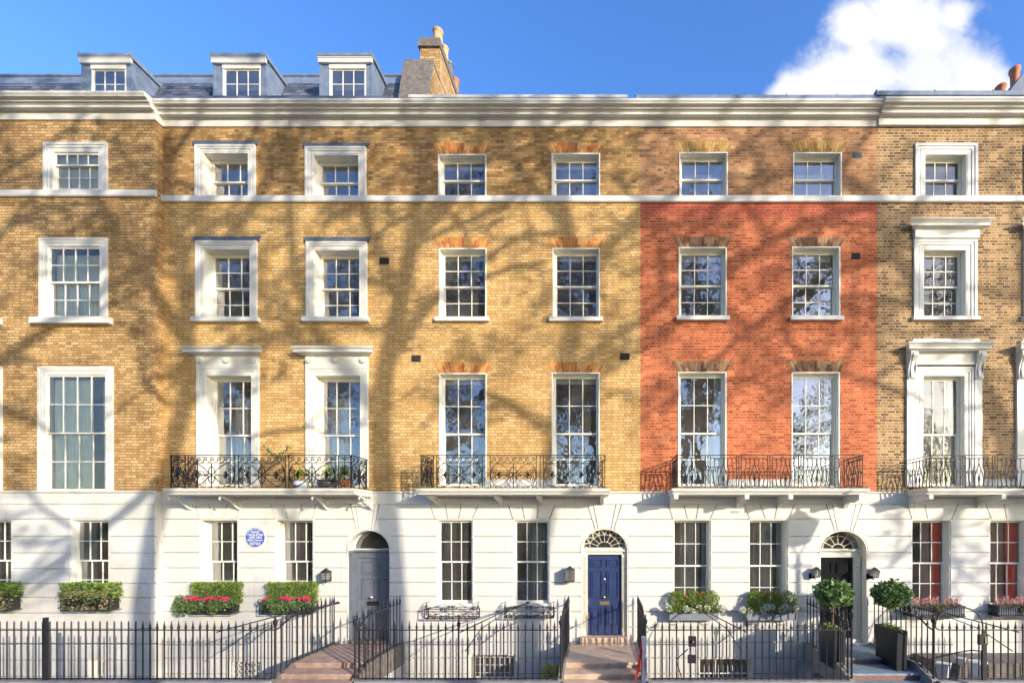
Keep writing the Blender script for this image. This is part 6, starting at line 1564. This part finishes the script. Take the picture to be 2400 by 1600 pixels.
def shade_tree(label, limbs, seed, leafn=2, dens=(4, 4, 3)):
    """limbs: list of (t, r0, r1, [(px,py)...], start) laid out where the real plane trees cast their shadows"""
    rng = random.Random(seed); mb = MB(); ml = MB(); mt = MB(); base = None
    for k, (t, r0, r1, P, st) in enumerate(limbs):
        q = []
        for i, pp in enumerate(P):
            tt = pp[2] if len(pp) > 2 else t; q.append(shade_pt(pp[0], pp[1], tt))
        if k == 0:
            b0 = Vector(q[0]); b0.z = -.1; b0.x += .1; q = [b0, (b0 + Vector(q[0])) / 2 + Vector((.05, 0, 0))] + q; base = b0
        limb(mb if k else mt, ml, q, r0 * (1.3 if k else 1.05), r1 * 1.25, rng, leafn, 1.0 if k else 1.3, 2.3, dens, st)
    t_ = thing('plane_tree', label, 'tree', tuple(base), 'plane trees of the garden square')
    mt.build('trunk', 'bark', t_, True); mb.build('branches', 'bark', t_, True); ml.build('crown', 'leaf_autumn', t_); return t_
shade_tree('tall plane tree casting the leaning trunk shadow between the first two houses', [
    (20, .27, .11, [(925, 1500), (915, 1300), (895, 1100), (892, 980), (905, 850), (940, 700), (962, 580), (985, 440), (1010, 300)], .45),
    (20, .13, .04, [(940, 700), (890, 600), (850, 480), (860, 400)], .2),
    (20, .15, .04, [(905, 850), (1000, 720, 19), (1120, 620, 18), (1240, 540, 18)], .2),
    (20, .14, .04, [(892, 980), (820, 880, 21), (740, 780, 21), (690, 620, 22), (680, 420, 22), (720, 280, 22)], .15),
    (20, .12, .04, [(965, 560), (1080, 420, 21), (1240, 340, 21), (1400, 300, 21)], .1),
    (20, .10, .03, [(962, 580), (1060, 470, 21), (1160, 330, 21), (1190, 250, 21)], .2)], 1, 4, (5, 4, 3))
shade_tree('plane tree casting the shadow between the tall windows above the blue door', [
    (22, .26, .11, [(1238, 1500), (1250, 1350), (1280, 1180), (1305, 1020), (1322, 880), (1345, 740), (1345, 640), (1325, 520), (1290, 400), (1250, 280)], .4),
    (22, .15, .05, [(1345, 680), (1400, 600, 21), (1480, 530, 20), (1600, 440, 20), (1720, 360, 20), (1820, 290, 20)], .15),
    (22, .13, .04, [(1325, 520), (1250, 440, 23), (1180, 340, 23), (1090, 240, 23)], .2),
    (22, .12, .04, [(1322, 900), (1420, 800, 21), (1520, 740, 21), (1620, 660, 21), (1760, 600, 21), (1900, 520, 21)], .3),
    (22, .11, .04, [(1305, 1020), (1200, 950, 23), (1100, 910, 23), (1010, 890, 23)], .1),
    (22, .10, .04, [(1290, 400), (1360, 320, 21), (1420, 230, 21)], .2)], 2, 3, (5, 4, 3))
shade_tree('plane tree whose branches shade the brick at the far left', [
    (21, .24, .10, [(330, 1500), (350, 1300), (390, 1120), (430, 950), (440, 800), (430, 650), (400, 480), (390, 320)], .4),
    (21, .15, .05, [(430, 700), (500, 600, 20), (580, 500, 20), (650, 380, 20), (690, 260, 20)], .1),
    (21, .14, .05, [(440, 800), (340, 660, 22), (240, 500, 22), (170, 410, 22)], .2),
    (21, .12, .04, [(390, 1120), (300, 1200, 20), (180, 1290, 20), (70, 1370, 20)], .1),
    (21, .12, .04, [(430, 820), (520, 960, 20), (600, 1100, 19), (680, 1230, 18)], .2),
    (21, .10, .04, [(430, 950), (560, 860, 20), (680, 760, 20)], .2),
    (21, .10, .04, [(420, 600), (480, 540, 22), (560, 500, 22), (640, 470, 22)], .1)], 3, 4, (5, 4, 3))
shade_tree('plane tree with slender branches shading the red brick house', [
    (24, .30, .10, [(2420, 1500), (2400, 1300), (2370, 1100), (2330, 960), (2260, 830), (2180, 720), (2100, 600), (2050, 480)], .45),
    (24, .10, .03, [(2330, 960), (2200, 950, 23), (2050, 900, 23), (1900, 860, 23), (1780, 900, 23)], .3),
    (24, .10, .03, [(2180, 720), (2060, 700, 23), (1940, 700, 23), (1800, 760, 23)], .3),
    (24, .12, .04, [(2370, 1100), (2420, 900, 25), (2400, 700, 25), (2380, 520, 25), (2360, 360, 25)], .2),
    (24, .13, .04, [(2100, 600), (1960, 640, 23), (1800, 740, 23), (1660, 860, 22), (1560, 960, 22)], .05),
    (24, .13, .04, [(2050, 480), (1900, 520, 23), (1760, 600, 23), (1600, 740, 22), (1490, 830, 22)], .05),
    (24, .12, .04, [(2050, 480), (1920, 400, 25), (1760, 440, 25), (1600, 560, 25), (1500, 640, 25)], .05),
    (24, .11, .04, [(2370, 1100), (2250, 1180, 22), (2150, 1260, 21), (2080, 1330, 20)], .1),
    (24, .09, .03, [(2100, 600), (2150, 480, 24), (2260, 380, 24), (2330, 280, 24)], .3)], 4, 3, (5, 4, 3))
# trees seen only as reflections in the glass
rng = random.Random(21)
mb = MB(); ml = MB(); mt = MB()
limb(mt, ml, [(0, 0, -.1), (.2, 0, 3), (0, .2, 7), (.4, 0, 10)], .42, .26, rng, 0, 99)
for k in range(7):
    a = 2 * math.pi * k / 7 + rng.gauss(0, .2); h0 = rng.uniform(5.5, 10); q = [Vector((.1, .1, h0))]
    d = Vector((math.cos(a), math.sin(a), .9))
    for j in range(4): d = (d + Vector((0, 0, .18)) + rnd_perp(d, rng) * .35).normalized(); q.append(q[-1] + d * rng.uniform(1.8, 2.7))
    limb(mb, ml, q, .19, .05, rng, 3, .75, 2.6, (4, 4, 3), .15)
gt = thing('plane_tree', 'broad plane tree in the garden square, seen only reflected in the window glass', 'tree', (0, 0, 0), 'plane trees of the garden square')
mt.build('trunk', 'bark', gt, True); mb.build('branches', 'bark', gt, True); ml.build('crown', 'leaf_autumn', gt)
gt.scale = (1.15, 1.15, 1.55); gt.location = (-27, -22, 0); gt.rotation_euler.z = .4
first = True
for k, (x, y, s) in enumerate(((-14, -21, 1.0), (-6, -27, 1.1), (1.5, -21, 1.0), (9.5, -33, 1.15), (-38, -30, 1.1), (-19, -36, 1.15), (-1, -42, 1.2), (30, -62, 1.0), (45, -58, .78), (57, -60, .78), (69, -62, .78), (12, -64, 1.25), (-28, -62, 1.3), (-8, -66, 1.2), (-50, -60, 1.2))):
    c = copy_tree(gt); c.location = (x, y, 0); c.rotation_euler.z = k * 1.7; c.scale = (s * 1.15, s * 1.15, s * 1.6)
# unseen dark evergreen hedge, added to give the ground floor windows something to reflect
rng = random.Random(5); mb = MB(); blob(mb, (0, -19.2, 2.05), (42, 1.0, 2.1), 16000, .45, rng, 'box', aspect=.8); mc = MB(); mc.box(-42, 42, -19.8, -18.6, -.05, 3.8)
t = thing('reflected_hedge', 'unseen dark evergreen shrubbery added across the road for the windows to reflect', 'hedge', (0, -19.2, 0)); mb.build('foliage', 'leaf_garden', t); mc.build('stems', 'soil', t)

# ================================================================== CAMERA, LIGHT, SKY
cam = bpy.data.cameras.new('Camera'); co = bpy.data.objects.new('Camera', cam); COL.objects.link(co); S.camera = co
co.location = (0, -DC, HC); co.rotation_euler = (R(90), 0, 0); cam.sensor_width = 36; cam.lens = 36 * FP / 2400
cam.shift_x = (1200 - PX) / 2400; cam.shift_y = (PY - 800) / 2400; cam.clip_start = .1; cam.clip_end = 2000
sun = bpy.data.lights.new('Sun', 'SUN'); sun.energy = SUN_E; sun.angle = R(.45); sun.color = (1.0, .90, .74)
so = bpy.data.objects.new('Sun', sun); COL.objects.link(so); so.rotation_euler = SUNV.to_track_quat('-Z', 'Y').to_euler(); so.location = (30, -30, 20)
w = bpy.data.worlds.new('World'); S.world = w; w.use_nodes = True; t = NT(w.node_tree); bg = t.n['Background']
sky = t.node('ShaderNodeTexSky', sky_type='NISHITA'); sky.sun_disc = False
el = math.asin(-SUNV.z); sky.sun_elevation = el; sd = -SUNV; sky.sun_rotation = math.atan2(sd.x, sd.y)
sky.air_density = 1.0; sky.dust_density = 1.0; sky.ozone_density = 3.0; sky.altitude = 0
tc = t.node('ShaderNodeTexCoord'); sp = t.node('ShaderNodeSeparateXYZ'); t.l.new(tc.outputs['Generated'], sp.inputs[0])
yy = t.m('MAXIMUM', sp.outputs[1], .02); u = t.m('DIVIDE', sp.outputs[0], yy); v = t.m('DIVIDE', sp.outputs[2], yy)
uv = t.comb(u, v, 0)
n1 = t.m('SUBTRACT', t.noise(uv, 3.4, 8, .58, .2), .5); n2 = t.m('SUBTRACT', t.noise(uv, 11, 6, .6), .5)
best = None
for px, py, r_ in ((2130, 60, 165), (2180, 160, 185), (2040, 175, 130), (1940, 215, 110), (1880, 235, 75), (2265, 200, 120), (2010, 60, 75), (2240, 40, 60), (2330, 230, 100), (2180, 330, 260)):
    du = t.m('SUBTRACT', u, (px - PX) / FP); dv = t.m('SUBTRACT', v, (PY - py) / FP)
    q = t.m('SUBTRACT', 1.0, t.m('DIVIDE', t.m('SQRT', t.m('ADD', t.m('MULTIPLY', du, du), t.m('MULTIPLY', dv, dv))), r_ / FP))
    best = q if best is None else t.m('SMOOTH_MAX', best, q, .25)
dens = t.m('ADD', best, t.m('ADD', t.m('MULTIPLY', n1, 1.7), t.m('MULTIPLY', n2, .75)))
msk = t.m('MULTIPLY', t.mapr(dens, -.08, .5, 0, 1, True), t.m('GREATER_THAN', sp.outputs[1], .03))
# small wisp, right
hs = t.node('ShaderNodeHueSaturation'); t.l.new(sky.outputs[0], hs.inputs['Color']); hs.inputs['Hue'].default_value = .512; hs.inputs['Saturation'].default_value = 1.2; hs.inputs['Value'].default_value = 1.3
cl = t.mix(t.mapr(n1, -.2, .25, 0, 1), tuple(CLOUD * q for q in (.93, .95, 1.0)), tuple(CLOUD * 1.12 for _ in range(3)))
t.l.new(t.mix(msk, hs.outputs[0], cl), bg.inputs[0]); bg.inputs[1].default_value = SKY_S
S.view_settings.view_transform = 'Standard'; S.view_settings.look = 'None'; S.view_settings.exposure = EXPO; S.view_settings.gamma = 1
S.render.engine = 'CYCLES'; S.cycles.max_bounces = 8; S.cycles.transparent_max_bounces = 12; S.cycles.glossy_bounces = 3
